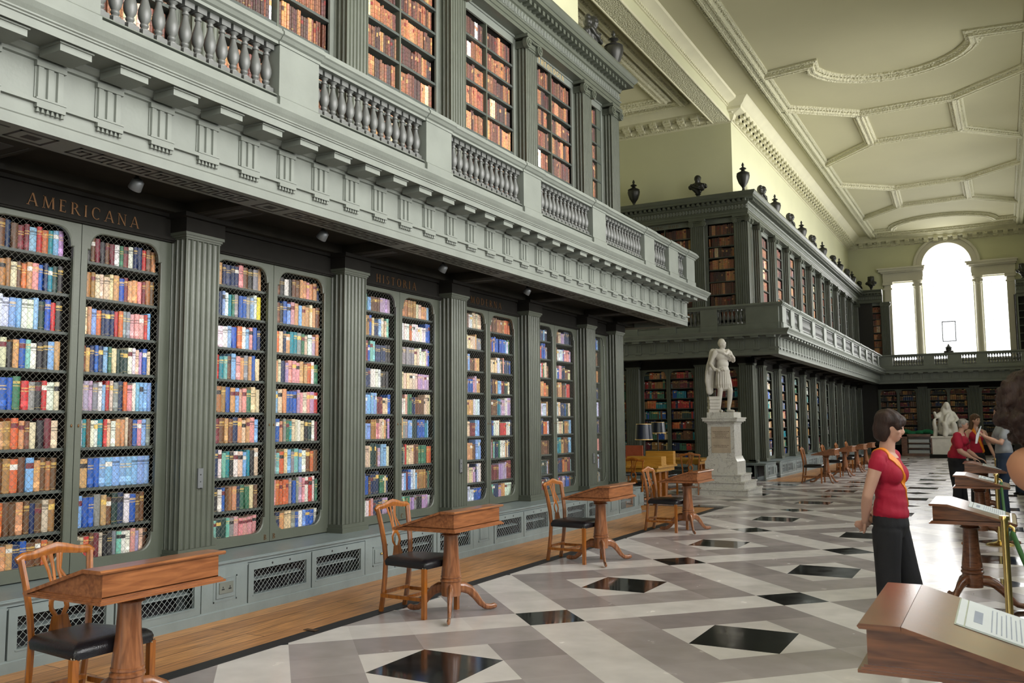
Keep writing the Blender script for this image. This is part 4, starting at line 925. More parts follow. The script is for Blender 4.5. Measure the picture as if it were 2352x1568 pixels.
for i, B in enumerate(BOOKS):
    rnd = random.Random(B['seed'])
    if i in SOLO:
        mb = MB(); book_mesh(mb, 0, B['w'], 0, B['h'], 0, .16, B['col'], B['style'], rnd)
        o = mb.build('book', M['book'], None, 50); L_ = B['tf'] @ Matrix.Translation((B['d'], B['s'], B['z'] + .0005)); o.matrix_world = L_
        cn = CN[B['code']] if B['style'] == 'cloth' else ('brown leather' if sum(B['col']) < 1.2 else 'pale vellum')
        o['label'] = '%s book, %s from the left on the %s, %s' % (cn, ordn(B['q']), SHELFW[min(8, B['row'] - 1)], B['where']); o['category'] = 'book'; o['group'] = 'books on the ' + SHELFW[min(8, B['row'] - 1)] + ', ' + B['where']
    elif B['a'] > 0 or B['x'] == 1 or True:
        if B['a'] == 0 and not (B['x'] == 1): 
            if B['tf'].translation.y < 4 and B['style'] == 'leather': continue
        mb = MB(); book_mesh(mb, B['s'], B['w'], B['z'] + .0005, B['h'], B['d'], .12, B['col'], B['style'], rnd)
        tf = B['tf']; rest.add([tf @ Vector(v) for v in mb.v], [], None); n0 = len(rest.v) - len(mb.v)
        rest.f += [tuple(a + n0 for a in f) for f in mb.f]; rest.c += mb.c
o = rest.build('books', M['book'], None); o['kind'] = 'stuff'; o['label'] = 'thousands of old leather and cloth books filling all the library shelves'; o['category'] = 'books'
# ------------------------------------------------------------------ desks, chairs, posts
def desk(label, D=0.58, half=0.40, dark=False):
    t = thing('writing_desk', label, 'desk'); xb = 0.265; xt = xb - D + .03
    b = MB(); b.prism([(xt + .04, .765), (xb, .765), (xb, .885), (xb - .115, .885)], 'y', -half + .03, half - .03)
    b.build('desk_box', M['mahog' if not dark else 'dwood'], t)
    b = MB(); L0, L1 = xt - .03, xb - .115
    b.prism([(L0, .742), (L1, .886), (L1, .905), (L0, .760), (L0 - .008, .751)], 'y', -half, half); b.build('sloping_lid', M['mahog' if not dark else 'dwood'], t)
    b = MB(); b.prism([(xb - .115, .886), (xb + .02, .886), (xb + .028, .8955), (xb + .02, .905), (xb - .113, .905)], 'y', -half, half); b.build('top_ledge', M['mahog' if not dark else 'dwood'], t)
    b = MB()
    for e, z0, z1 in ((.0, .762, .772), (.012, .756, .764), (.020, .748, .757), (.030, .738, .749)): b.box(xt - e, xb + e, -half + .03 - e, half - .03 + e, z0, z1)
    b.build('base_moulding', M['mahog' if not dark else 'dwood'], t)
    mz = M['mahog_z'] if not dark else M['dwood']
    b = MB(); b.lathe([(.10, .738), (.10, .725), (.075, .715), (.085, .70), (.070, .685), (.085, .675), (.062, .665), (.060, .655), (.066, .50), (.082, .36), (.083, .335), (.088, .33), (.088, .318), (.080, .312), (.092, .300), (.092, .288), (.082, .28), (.085, .20), (.080, .165), (.03, .155)], (0, 0, 0), 24); b.build('column', mz, t, 40)
    for a in (-60, 60, 180):
        b = MB(); ca, sa = cos(radians(a)), sin(radians(a))
        P = [(.06, .225, .045), (.12, .222, .045), (.18, .195, .040), (.235, .14, .033), (.285, .075, .028), (.335, .038, .024), (.385, .030, .024), (.42, .034, .026), (.445, .03, .016)]
        b.tube([(r * ca, r * sa, z) for r, z, _ in P], [(w * .62, w) for _, _, w in P], 10)
        b.box(-.001, .001, -.001, .001, .1, .11)
        b.build('leg', mz, t, 50)
    return t
def chair(label, m='chair'):
    t = thing('dining_chair', label, 'chair'); W_, wd = M[m], M[m]
    b = MB()                                                    # padded leather seat, wider in front
    def ringp(z, g):
        pts = [(-.235 + g, -.19 + g), (.255 - g, -.245 + g), (.255 - g, .245 - g), (-.235 + g, .19 - g)]
        out = []
        for i, p in enumerate(pts):
            q0, q1 = Vector(pts[i - 1]), Vector(pts[(i + 1) % 4]); p = Vector(p)
            for f in (.12, .05, 0, ): pass
            a, c = p + (q0 - p).normalized() * .03, p + (q1 - p).normalized() * .03
            out += [(a.x, a.y, z), ((a.x + c.x + p.x * 2) / 4, (a.y + c.y + p.y * 2) / 4, z), (c.x, c.y, z)]
        return out
    R = [ringp(z, g) for z, g in ((.405, 0), (.44, -.004), (.462, .004), (.478, .022), (.488, .07), (.492, .15))]; n = 12
    b.add([v for r in R for v in r], [(j * n + i, j * n + (i + 1) % n, (j + 1) * n + (i + 1) % n, (j + 1) * n + i) for j in range(5) for i in range(n)] + [tuple(range(n))[::-1], tuple(range(5 * n, 6 * n))])
    st = b.build('seat', M['leather'], t, 60)
    b = MB()
    for sy in (-1, 1):
        for k in range(4): b.ball((.225 + .012 * k if k < 3 else .262, sy * (.248 if k < 3 else .22), .415 - (k % 2) * .008), .005, 3)
    b.build('brass_nails', M['nail'], st)
    for sy in (-1, 1):
        b = MB(); b.box(.215, .250, sy * .238 - .019, sy * .238 + .019, 0, .41); b.build('leg', W_, t)
        b = MB(); b.tube([(-.285, sy * .165, 0), (-.262, sy * .168, .12), (-.24, sy * .17, .28), (-.228, sy * .172, .44), (-.236, sy * .182, .58), (-.262, sy * .196, .74), (-.292, sy * .212, .88)], [(.024, .017)] * 7, 6); b.build('back_post', W_, t)
        b = MB(); b.box(-.25, .23, sy * .205 - .010, sy * .205 + .010, .135, .165); b.build('stretcher', W_, t)
    b = MB(); b.box(-.02, .0, -.20, .20, .135, .16); b.box(-.245, -.225, -.165, .165, .16, .19); b.build('stretcher', W_, t)
    b = MB(); P = [(-.236), (-.2), (-.13), (-.06), (0), (.06), (.13), (.2), (.236)]; Z = [.875, .893, .897, .912, .922, .912, .897, .893, .875]
    b.tube([(-.295, y, z) for y, z in zip(P, Z)], [(.013, .020), (.013, .026), (.014, .024), (.014, .030), (.014, .034), (.014, .030), (.014, .024), (.013, .026), (.013, .020)], 8); b.build('crest_rail', W_, t, 60)
    b = MB()                                                    # pierced vase-shaped splat
    for y0, y1 in ((-.085, -.028), (-.035, -.012), (.012, .035), (.028, .085)): b.tube([(-.292, y0, .89), (-.28, y0 * .62, .80), (-.268, y1, .70), (-.262, y1, .67)], [(.006, .013), (.006, .010), (.006, .010), (.006, .012)], 6)
    for sy in (-1, 1):
        b.tube([(-.262, sy * .012, .68), (-.256, sy * .045, .63), (-.248, sy * .048, .59), (-.242, sy * .018, .54), (-.238, sy * .02, .50)], [(.006, .016), (.006, .017), (.006, .016), (.006, .014), (.006, .014)], 6)
    b.tube([(-.240, 0, .55), (-.236, 0, .50), (-.232, 0, .46)], [(.008, .05), (.008, .062), (.008, .078)], 6); b.tube([(-.264, 0, .70), (-.26, 0, .655)], [(.008, .04), (.008, .034)], 6)
    b.build('splat', W_, t, 60)
    return t
LD = desk('polished wooden sloping desk nearest the camera on the left, beside the AMERICANA bookcase'); LD.location = (1.62, 3.30, 0); LD['group'] = 'reading desks along the near block'
LC = chair('carved wooden chair with black leather seat, nearest the camera beneath the AMERICANA shelves'); LC.location = (1.30, 3.28, 0); LC['group'] = 'chairs along the near block'
for y, w1, w2 in ((6.50, 'sloping wooden desk in front of the HISTORIA bookcase, second from the camera', 'carved chair with black seat in front of the HISTORIA bookcase'), (9.73, 'sloping wooden desk before the last full near bookcase, third from the camera', 'carved chair with black seat, third from the camera along the near plinth'), (13.02, 'sloping wooden desk just before the statue pedestal', 'carved chair with black seat just before the statue pedestal')):
    dup(LD, (1.62, y, 0), label=w1); dup(LC, (1.29, y, 0), radians(-2), label=w2)
for i, pxx in enumerate((1899, 1941, 1969, 1990)):
    y = at(pxx, 1080, 0, 1.64)[1]
    dup(LD, (1.64, y, 0), label='sloping desk by the far block, %s past the statue' % ORD[i], group='desks along the far block'); dup(LC, (1.31, y, 0), label='chair with shiny black seat by the far block, %s past the statue' % ORD[i], group='chairs along the far block')
RD = desk('dark polished display desk in the bottom corner holding a large printed sheet', 0.62, .45, True); RD.location = (5.61, 3.80, 0); RD.rotation_euler = (0, 0, pi); RD['group'] = 'display desks beside the rope barrier'
RDP = [(5.61, 3.80), (5.50, 8.86), (5.48, 13.4), (5.46, 17.3)]
for (x, y), w1 in zip(RDP[1:], ('dark display desk with open glass-topped papers right of the woman in red', 'dark display desk under the hands of the grey-haired person', 'farthest dark display desk next to the woman with a long ponytail')): dup(RD, (x, y, 0), pi, label=w1)
# sheets on the display desks
sl = math.atan2(.905 - .760, .505)
for i, ((x, y), lb) in enumerate(zip(RDP, ('large printed information sheet on the nearest display desk', 'white printed sheets under clear cover on the second display desk', 'pale sheet on the third display desk', 'pale sheets on the farthest display desk'))):
    t = thing('information_sheet', lb, 'sheet', (x - .148, y, .9065), 0); t.rotation_euler = (0, sl, 0)
    b = MB(); b.box(.185, .44, -.10, .42, .000, .004); b.box(.155, .18, -.10, .42, .000, .003); b.build('paper', M['paper'], t)
    b = MB()
    for k in range(10): b.box(.27 + k * .0165, .2735 + k * .0165, -.06, .36 - (.05 if k % 3 == 2 else 0), .0042, .0048)
    b.box(.21, .24, .02, .24, .0042, .0048); b.build('print', mat('grey_print', (.36, .40, .50), .7) if i == 0 else bpy.data.materials['grey_print'], t)
    b = MB(); b.box(.15, .45, -.11, .43, -.001, .0); b.build('clear_mount', mat('pale_mount', (.50, .56, .50), .15) if i == 0 else bpy.data.materials['pale_mount'], t)
# brass posts and green rope
PH = .92
posts = []
for i, (xx, yy) in enumerate(((2306, 1184), (2288, 1087), (2287, 1052))):
    p = at(xx, yy, 2, PH); p.z = 0; posts.append(p)
posts.append(Vector((6.55, 3.0, 0)))
ST = thing('stanchion', 'polished brass barrier post nearest the camera', 'barrier post', posts[0])
b = MB(); b.lathe([(.026, .02), (.024, PH - .03), (.034, PH - .03), (.034, PH - .012), (.030, PH)], (0, 0, 0), 20); b.build('post', M['brass'], ST, 40)
b = MB(); b.lathe([(.165, 0), (.17, .012), (.15, .025), (.08, .04), (.035, .055), (.03, .07)], (0, 0, 0), 28); b.build('base', M['brass'], ST, 40)
b = MB(); b.tube([(.03, -.0, PH - .07), (.055, -.01, PH - .085), (.06, -.02, PH - .11), (.045, -.03, PH - .14)], .011, 8); b.build('hook', M['brass'], ST, 60)
for p, lb in zip(posts[1:], ('brass barrier post beside the second display desk', 'farthest brass barrier post beside the people', 'brass barrier post outside the picture at the near right')): dup(ST, p, label=lb)
for i, (p, q, lb) in enumerate(((posts[0], posts[3], 'green rope hanging down from the nearest brass post towards the camera'), (posts[1], posts[0], 'green rope sagging between the two nearest brass posts'), (posts[2], posts[1], 'green rope between the farther brass posts'))):
    b = MB(); a, c = p + Vector((.05, -.03, PH - .12)), q + Vector((.05, .03, PH - .12)); b.tube([a.lerp(c, f) - Vector((0, 0, (.55 if i == 0 else .28) * 4 * f * (1 - f))) for f in np.linspace(0, 1, 24)], .017, 10)
    o = b.build('barrier_rope', M['rope'], None, 60); o['label'] = lb; o['category'] = 'rope'; o['group'] = 'green barrier ropes'
# sockets and switches
def plate(kind, loc, rz, lb):
    if kind == 'socket':
        t = thing('power_socket', lb, 'socket', loc, rz); b = MB(); b.box(0, .008, -.075, .075, -.045, .045); b.build('face_plate', M['green_pale'], t)
        b = MB()
        for s in (-.038, .038): b.box(.008, .010, s - .014, s + .014, -.016, -.006); b.box(.008, .010, s - .004, s + .004, -.002, .012)
        b.build('socket_hole', M['black'], t)
    else:
        t = thing('switch_plate', lb, 'switch', loc, rz); b = MB(); b.box(0, .012, -.028, .028, -.085, .085); b.build('face_plate', M['metal'], t)
        b = MB()
        for z in (-.03, .03): b.ball((.013, 0, z), (.006, .006, .006), 4)
        b.box(.012, .03, -.003, .003, -.09, -.082); b.build('key_switch', M['black'], t)
plate('socket', (.016, 5.51, .262), 0, 'double power socket in the plinth panel right of the nearest desk')
plate('switch', (PD1 + .001, 5.53, 1.16), 0, 'grey key switch plate on the fluted pilaster right of AMERICANA')
plate('switch', (PD1 + .001, 9.79, 1.08), 0, 'grey key switch plate on the pilaster right of HISTORIA')
plate('switch', (PD1 + .001, 14.05, 1.02), 0, 'grey key switch plate on the pilaster near the corner of the near block')
b = MB(); b.ball((.0, 0, 0), (.012, .012, .012), 6); o = b.build('cupboard_knob', M['brass'], None, 60); o.location = (.026, 7.64, .27); o['label'] = 'small round metal knob on the plinth panel behind the second chair'; o['category'] = 'knob'
for i, (xx, yy, w_) in enumerate(((284, 455, 'above the word AMERICANA'), (721, 555, 'over the second bookcase'), (1000, 630, 'above the word HISTORIA'), (1197, 680, 'above the word MODERNA'))):
    t = thing('spotlight', 'small dark spotlight under the gallery ' + w_, 'spotlight', (0.10, 4.445 + PIT * i, 3.56)); t.rotation_euler = (0, 0, 0)
    b = MB(); b.lathe([(.015, 0), (.015, -.06)], (0, 0, 0), 8); b.build('stem', M['bronze'], t)
    b = MB(); b.lathe([(.02, .05), (.045, .03), (.052, -.04), (.048, -.045)], (0, 0, 0), 16, None, Matrix.Translation((0, 0, -.11)) @ Matrix.Rotation(radians(38), 4, 'Y')); b.build('lamp_head', M['metal'], t, 50)
b = MB(); b.box(0, .12, 0, .05, .004, .006); o = b.build('floor_socket_cover', M['gilt'], None); o.location = at(696, 1447, 2, 0.004); o['label'] = 'small brass floor cover let into the wooden boards'; o['category'] = 'floor cover'
# ------------------------------------------------------------------ reading tables in the recess
def rtable(label, loc, L, D_, rz=0):
    t = thing('reading_table', label, 'table', loc, rz)
    b = MB(); b.box(-L / 2, L / 2, -D_ / 2, D_ / 2, .70, .74); b.box(-L / 2 + .05, L / 2 - .05, -D_ / 2 + .05, D_ / 2 - .05, .62, .70); b.build('tabletop', M['yellow_wood'], t)
    for s in (-1, 1):
        b = MB(); x = s * (L / 2 - .15); b.box(x - .04, x + .04, -D_ / 2 + .1, D_ / 2 - .1, .04, .10)
        for y in (-.18, .18): b.box(x - .04, x + .04, y - .06, y + .06, .10, .64)
        b.box(x - .05, x + .05, -D_ / 2 + .08, D_ / 2 - .08, .60, .66); b.box(x - .05, x + .05, -D_ / 2 + .06, -D_ / 2 + .16, 0, .06); b.box(x - .05, x + .05, D_ / 2 - .16, D_ / 2 - .06, 0, .06); b.build('trestle_leg', M['chair'], t)
    return t
rtable('golden wooden reading table behind the end of the near block', (-1.65, 17.9, 0), 2.6, 1.2)
rtable('dark wooden reading table at the back of the recess', (-1.9, 21.6, 0), 2.6, 1.1)
def panel(name, label, cat, x0, x1, y, z0, z1, m, th=.05):
    b = MB(); b.box(x0, x1, y, y + th, z0, z1); b.box(x0 - .01, x1 + .01, y - .01, y + th + .01, z0, z0 + .02); o = b.build(name, M[m], None); o['label'] = label; o['category'] = cat
a0, a1 = at(1440, 1060, 1, 17.5), at(1519, 1060, 1, 17.5); panel('book_rest', 'long golden wooden book rest on the nearest reading table', 'book rest', a0.x, a1.x, 17.5, .741, .93, 'yellow_wood', .3)
a0, a1 = at(1483, 1040, 1, 18.2), at(1546, 1040, 1, 18.2); panel('book_rest', 'golden wooden book rest further back on the reading table', 'book rest', a0.x, a1.x, 18.2, .741, 1.02, 'yellow_wood', .15)
a0, a1 = at(1437, 1040, 1, 21.3), at(1476, 1040, 1, 21.3); panel('desk_screen', 'salmon red panel standing left of the black lamps', 'screen', a0.x, a1.x, 21.3, .741, 1.06, 'red_leather', .04)
def lamp(label, x, y, zt, zb, h, w):
    t = thing('table_lamp', label, 'lamp', (x, y, zt))
    b = MB(); b.lathe([(.10, 0), (.10, .015), (.02, .03), (.012, .05), (.012, zb - zt + h * .9), (.004, zb - zt + h * .9)], (0, 0, 0), 16); b.build('stand', M['bronze'], t, 40)
    b = MB(); b.lathe([(w, zb - zt), (w * .86, zb - zt + h), (w * .84, zb - zt + h), (w * .98, zb - zt)], (0, 0, 0), 28); b.build('lamp_shade', mat('navy_shade', (.020, .026, .045), .28) if 'navy_shade' not in bpy.data.materials else bpy.data.materials['navy_shade'], t, 40)
    b = MB(); b.lathe([(w + .003, zb - zt), (w + .003, zb - zt + .018)], (0, 0, 0), 28); b.lathe([(w * .865, zb - zt + h - .012), (w * .865, zb - zt + h)], (0, 0, 0), 28); b.build('gold_rim', M['gilt_bright'], t)
p = at(1479, 1000, 1, 17.95); lamp('navy drum lamp with gold rims, the left of two on the reading table', p.x, 17.95, .7415, 1.26, .34, .19)
p = at(1511, 990, 1, 21.5); lamp('navy lamp tilted behind the first one in the recess', p.x, 21.5, .7415, 1.36, .28, .20)
for i, (xx, yy, rz, lb) in enumerate(((1466, 16.7, 90, 'dark chair with its back to the camera behind the near block corner'), (1524, 19.3, 90, 'chair with a curved back behind the golden book rest'), (1590, 19.9, 100, 'dark carved chair half hidden behind the statue pedestal'), (1440, 19.7, 60, 'dark chair at the left edge of the recess'))):
    p = at(xx, 1100, 1, yy); dup(LC, (p.x, p.y, 0), radians(rz), label=lb, group='chairs in the recess')

# ------------------------------------------------------------------ soft bodies: overlapping rounded solids fused into one skin
def blob(name, prims, m, voxel=.015, smooth=5, parent=None, disp=None, pre=None):
    b = MB()
    for p in prims:
        if p[0] == 's':
            _, c, r = p[:3]; r = r if isinstance(r, tuple) else (r, r, r); rot = p[3] if len(p) > 3 else None
            n = 12; k = len(b.v); b.ball((0, 0, 0), r, n)
            Mx = Matrix.Translation(c) @ (rot.to_4x4() if rot else Matrix.Identity(4))
            for i in range(k, len(b.v)): b.v[i] = tuple(Mx @ Vector(b.v[i]))
        else:      # chain of (point, radius) pairs, rounded ends; radius may be (a, b)
            pts = [Vector(q[0]) for q in p[1]]; rs = [q[1] if isinstance(q[1], tuple) else (q[1], q[1]) for q in p[1]]
            f = (pts[1] - pts[0]).normalized(); g = (pts[-1] - pts[-2]).normalized(); r0, r1 = min(rs[0]), min(rs[-1])
            P = [pts[0] - f * r0 * .95, pts[0] - f * r0 * .7] + pts + [pts[-1] + g * r1 * .7, pts[-1] + g * r1 * .95]
            R = [(rs[0][0] * .3, rs[0][1] * .3), (rs[0][0] * .72, rs[0][1] * .72)] + rs + [(rs[-1][0] * .72, rs[-1][1] * .72), (rs[-1][0] * .3, rs[-1][1] * .3)]
            b.tube(P, R, 14)
    me = b.mesh(name, m); o = bpy.data.objects.new(name, me); COL.objects.link(o)
    md = o.modifiers.new('r', 'REMESH'); md.mode = 'VOXEL'; md.voxel_size = voxel
    if smooth: sm = o.modifiers.new('s', 'SMOOTH'); sm.iterations = smooth; sm.factor = .5
    me2 = bpy.data.meshes.new_from_object(o.evaluated_get(bpy.context.evaluated_depsgraph_get()))
    bpy.data.objects.remove(o)
    if disp:
        for v in me2.vertices: v.co = v.co + v.normal * disp(v.co)
    me2.materials.clear(); me2.materials.append(m); me2.shade_smooth()
    o = bpy.data.objects.new(name, me2); COL.objects.link(o); o.parent = parent; return o
def face(c, r, yaw, pitch=0.0, s=1.0):     # head with brow, nose, lips, chin, ears; looks along +x before turning
    Rm = Matrix.Rotation(yaw, 4, 'Z') @ Matrix.Rotation(-pitch, 4, 'Y'); c = Vector(c)
    def T(x, y, z): return tuple(c + Rm @ Vector((x * r, y * r, z * r)))
    R3 = Rm.to_3x3()
    return [('s', T(-.08, 0, .18), (r * .93, r * .78, r * .90), R3), ('s', T(.22, 0, -.28), (r * .58, r * .56, r * .72), R3), ('s', T(.52, 0, -.78), (r * .24, r * .26, r * .20), R3),
            ('c', [(T(.80, 0, .10), r * .07), (T(.93, 0, -.20), r * .10), (T(.88, 0, -.28), r * .13)]), ('s', T(.73, 0, -.55), (r * .11, r * .22, r * .06), R3), ('s', T(.71, 0, -.66), (r * .11, r * .19, r * .06), R3),
            ('s', T(.72, .22, .24), (r * .14, r * .22, r * .08), R3), ('s', T(.72, -.22, .24), (r * .14, r * .22, r * .08), R3), ('s', T(.55, .36, -.25), (r * .2, r * .22, r * .2), R3), ('s', T(.55, -.36, -.25), (r * .2, r * .22, r * .2), R3),
            ('s', T(-.05, .76, -.1), (r * .14, r * .07, r * .22), R3), ('s', T(-.05, -.76, -.1), (r * .14, r * .07, r * .22), R3)], T, R3
def eyes(parent, T, R3, r):
    b = MB()
    for sy in (-1, 1): b.ball(T(.74, sy * .30, .06), r * .10, 6)
    b.build('eyes', EYE, parent, 60)
    b = MB()
    for sy in (-1, 1):
        b.tube([T(.80, sy * .18, .25), T(.80, sy * .32, .29), T(.70, sy * .46, .24)], r * .030, 6)
    b.build('eyebrows', HAIRD, parent, 60)
    b = MB(); b.tube([T(.76, -.16, -.605), T(.845, 0, -.60), T(.76, .16, -.605)], [(r * .035, r * .03)] * 3, 6); b.build('lips', LIP, parent, 60)
EYE = mat('eyes', (.03, .02, .015), .2); LIP = mat('lips', (.42, .12, .10), .45)
SKIN = mat('skin', (.60, .34, .25), .5, var=.05, scale=9); SKIN2 = mat('tanned_skin', (.48, .22, .13), .5, var=.06, scale=9)
def hairmat(name, c, ro=.5): return mat(name, c, ro, var=.45, scale=14, bump=.4, bscale=90, stretch=(3, 3, .5), spec=.3)
HAIRD = hairmat('dark_brown_hair', (.032, .016, .013)); HAIRG = hairmat('grey_hair', (.33, .31, .29)); HAIRB = hairmat('brown_hair', (.10, .050, .026))
RED = mat('crimson_cloth', (.40, .004, .032), .75, var=.08, scale=6, bump=.15, bscale=200); BLK = mat('black_trousers', (.010, .010, .014), .8, bump=.2, bscale=200)
SASH = mat('orange_sash', (.80, .24, .010), .5, var=.2, scale=12); SASHY = mat('yellow_sash', (.82, .42, .02), .5)
def hand(pw, pf, rollv, L=.17, curl=.5, skin=None):
    """palm at pw pointing to direction pf, palm normal rollv: returns prims with five separate fingers"""
    pw, f, n = Vector(pw), Vector(pf).normalized(), Vector(rollv).normalized(); s = f.cross(n).normalized(); P = []
    P.append(('c', [(pw, (.026, .018)), (pw + f * .04, (.036, .015)), (pw + f * .08, (.038, .014))]))
    for k, (o, l) in enumerate(((-.030, .070), (-.010, .080), (.010, .075), (.028, .058))):
        a = pw + f * .085 + s * o; c1 = a + f * l * .45 + n * l * curl * .15; c2 = c1 + f * l * .32 + n * l * curl * .35; c3 = c2 + f * l * .12 + n * l * curl * .4
        P.append(('c', [(a, .0095), (c1, .0088), (c2, .008), (c3, .007)]))
    a = pw + f * .025 - s * .030; P.append(('c', [(a, .012), (a - s * .028 + f * .03, .011), (a - s * .035 + f * .06 + n * .01, .009)]))
    return P
# ------------------------------------------------------------------ urns and busts on the top cornices
URN = thing('urn', 'placeholder', 'urn'); b = MB()
b.lathe([(.11, 0), (.11, .03), (.045, .06), (.035, .12), (.055, .16), (.13, .27), (.175, .40), (.19, .48), (.185, .52), (.165, .54), (.185, .555), (.15, .58)], (0, 0, 0), 24); b.build('urn_body', M['bronze'], URN, 40)
b = MB(); b.lathe([(.15, .58), (.07, .62), (.045, .66), (.10, .69), (.095, .705), (.05, .73), (.022, .76), (.042, .80), (.02, .86), (.004, .88)], (0, 0, 0), 20); b.build('lid', M['bronze'], URN, 40)
def folds(amp, k, z0, z1):
    return lambda c: amp * sin(k * atan2(c.y, c.x + .001) + c.z * 5) * max(0, min(1, (z1 - c.z) * 8)) * max(0, min(1, (c.z - z0) * 8))
def mk_bust(wig):
    t = thing('bust', 'placeholder', 'bust'); fp, T, R3 = face((0.035, 0, .60), .118, 0, 0)
    P = fp + [('c', [((0, 0, .42), .10), ((.01, 0, .54), .080)]), ('s', (0, 0, .37), (.13, .20, .12)), ('c', [((-.01, -.19, .385), .088), ((-.01, 0, .43), .10), ((-.01, .19, .385), .088)]),
              ('c', [((.0, 0, .36), (.11, .24)), ((.01, 0, .27), (.10, .17)), ((.0, 0, .16), (.06, .06))]), ('c', [((.09, -.19, .42), .035), ((.125, -.02, .32), .04), ((.10, .17, .27), .038)]), ('c', [((.08, .18, .43), .03), ((.12, .04, .36), .03)])]
    if wig: P += [('s', (-.02, s * .10, z), r) for s in (-1, 1) for z, r in ((.68, .062), (.60, .066), (.52, .064), (.44, .056))] + [('s', (-.05, 0, .63), (.10, .12, .13))]
    else: P += [('s', (-.03, 0, .645), (.112, .104, .095))]
    blob('bust_figure', P, M['bronze'], .012, 4, t, lambda c: .007 * sin(48 * c.y + 22 * c.z) * (c.z < .45)); b = MB(); b.lathe([(.10, 0), (.10, .025), (.06, .04), (.045, .08), (.055, .12), (.09, .15)], (0, 0, 0), 20); b.build('socle', M['bronze'], t, 40); return t
BST = [mk_bust(True), mk_bust(False)]
TOPZ = 8.237
seq = [('u', 1712), ('b', 1752), ('u', 1781), ('b', 1815), ('u', 1840), ('b', 1864), ('u', 1886), ('b', 1909), ('u', 1923), ('b', 1940), ('u', 1951), ('b', 1967)]
ui = bi = 0
for k, (q, xx) in enumerate(seq):
    y = 25.30 if k == 0 else at(xx, 500, 0, -.42)[1]
    if q == 'u': o = URN if ui == 0 else dup(URN); ui += 1; o['label'] = 'dark urn on the far top cornice, ' + ('at its corner over the statue' if ui == 1 else '%s urn along from the corner' % ORD[ui - 1]); o['group'] = 'urns on the far cornice'
    else: o = BST[0] if bi == 0 else dup(BST[(bi) % 2] if bi != 1 else BST[0]); bi += 1; o['label'] = 'dark bust on the far top cornice, %s bust along from the corner urn' % ORD[bi - 1]; o['group'] = 'busts on the far cornice'
    o.location = (-.42, y, TOPZ)
p = at(1456, 460, 1, 25.42); dup(URN, (p.x, 25.42, TOPZ), label='dark urn on the cornice facing the camera, left of the dark bust', group='cornice ornaments facing the camera')
p = at(1603, 440, 1, 25.42); BST[1].location = (p.x, 25.42, TOPZ); BST[1].rotation_euler = (0, 0, radians(-80)); BST[1]['label'] = 'dark bust facing the camera on the cornice above the statue'
dup(BST[0], (-.36, 14.30, TOPZ), radians(-5), 'large dark draped bust at the top edge of the near cornice', 'near cornice ornaments')
dup(URN, (-.36, 15.35, TOPZ), label='dark urn on the near corner of the top cornice beside the big bust', group='near cornice ornaments')
p = at(2001, 660, 1, 48.0); dup(BST[0], (p.x, 48.0, TOPZ), RT, 'dark bust left of the great end window', 'end wall busts')
dup(BST[0], (6.98, 47.75, TOPZ), RT, 'dark bust at the right of the great end window', 'end wall busts')
t = thing('bracket_clock', 'small dark ornament on the rail in front of the great window', 'ornament', (3.72, 46.93, 4.853)); b = MB(); b.lathe([(.22, 0), (.22, .08), (.14, .12), (.12, .2), (.16, .24), (.05, .34), (.02, .42)], (0, 0, 0), 12); b.build('ornament_body', M['bronze'], t)

# ------------------------------------------------------------------ the standing statue on its stepped pedestal
SX, SY = 0.17, 20.38
t = thing('pedestal', 'veined white marble pedestal on three steps under the standing statue', 'pedestal', (SX, SY, 0))
def blk(nm, z0, z1, h, m='veined', lip=0, par=t):
    b = MB(); b.box(-h, h, -h, h, z0, z1 - (lip and .035))
    if lip: b.box(-h - lip, h + lip, -h - lip, h + lip, z1 - .035, z1)
    return b.build(nm, M[m], par)
blk('step', 0, .15, .66, lip=.02); blk('step', .15, .305, .56, lip=.02); blk('step', .305, .46, .465, lip=.02)
blk('pedestal_base', .46, .74, .37)
b = MB(); b.prism([(-.37, .74), (.37, .74), (.35, .765), (.325, .82), (.315, .85), (-.315, .85), (-.325, .82), (-.35, .765)], 'y', -.345, .345); b.build('base_moulding', M['veined'], t, 40)
blk('shaft', .85, 1.60, .305)
b = MB(); b.box(-.32, .32, -.32, .32, 1.585, 1.62); b.box(-.36, .36, -.36, .36, 1.62, 1.645); b.box(-.395, .395, -.395, .395, 1.645, 1.70); b.box(-.41, .41, -.41, .41, 1.70, 1.73); b.build('cap', M['veined'], t)
blk('top_block', 1.73, 1.85, .31)
b = MB(); b.box(-.22, .22, -.312, -.304, .93, 1.52); pp = b.build('inscription_panel', mat('buff_stone', (.52, .42, .31), .5), t)
b = MB(); e = 0
for z, w in ((1.41, .19), (1.375, .16), (1.34, .13), (1.305, .13), (1.27, .19), (1.10, .18), (1.065, .15)):
    x = -w
    while x < w: ww = .012 + .02 * ((e * 7) % 5) / 5; b.box(x, min(w, x + ww), -.3135, -.312, z - .008, z + .008); x += ww + .010; e += 1
b.build('inscription', mat('incised_letters', (.20, .15, .11), .7), pp)
ST_ = thing('statue', 'white marble standing statue in Roman dress with a cloak, on the stepped pedestal', 'statue', (SX, SY, 1.85), radians(-40))
fp, T, R3 = face((.01, 0, 1.575), .104, radians(28), 0)
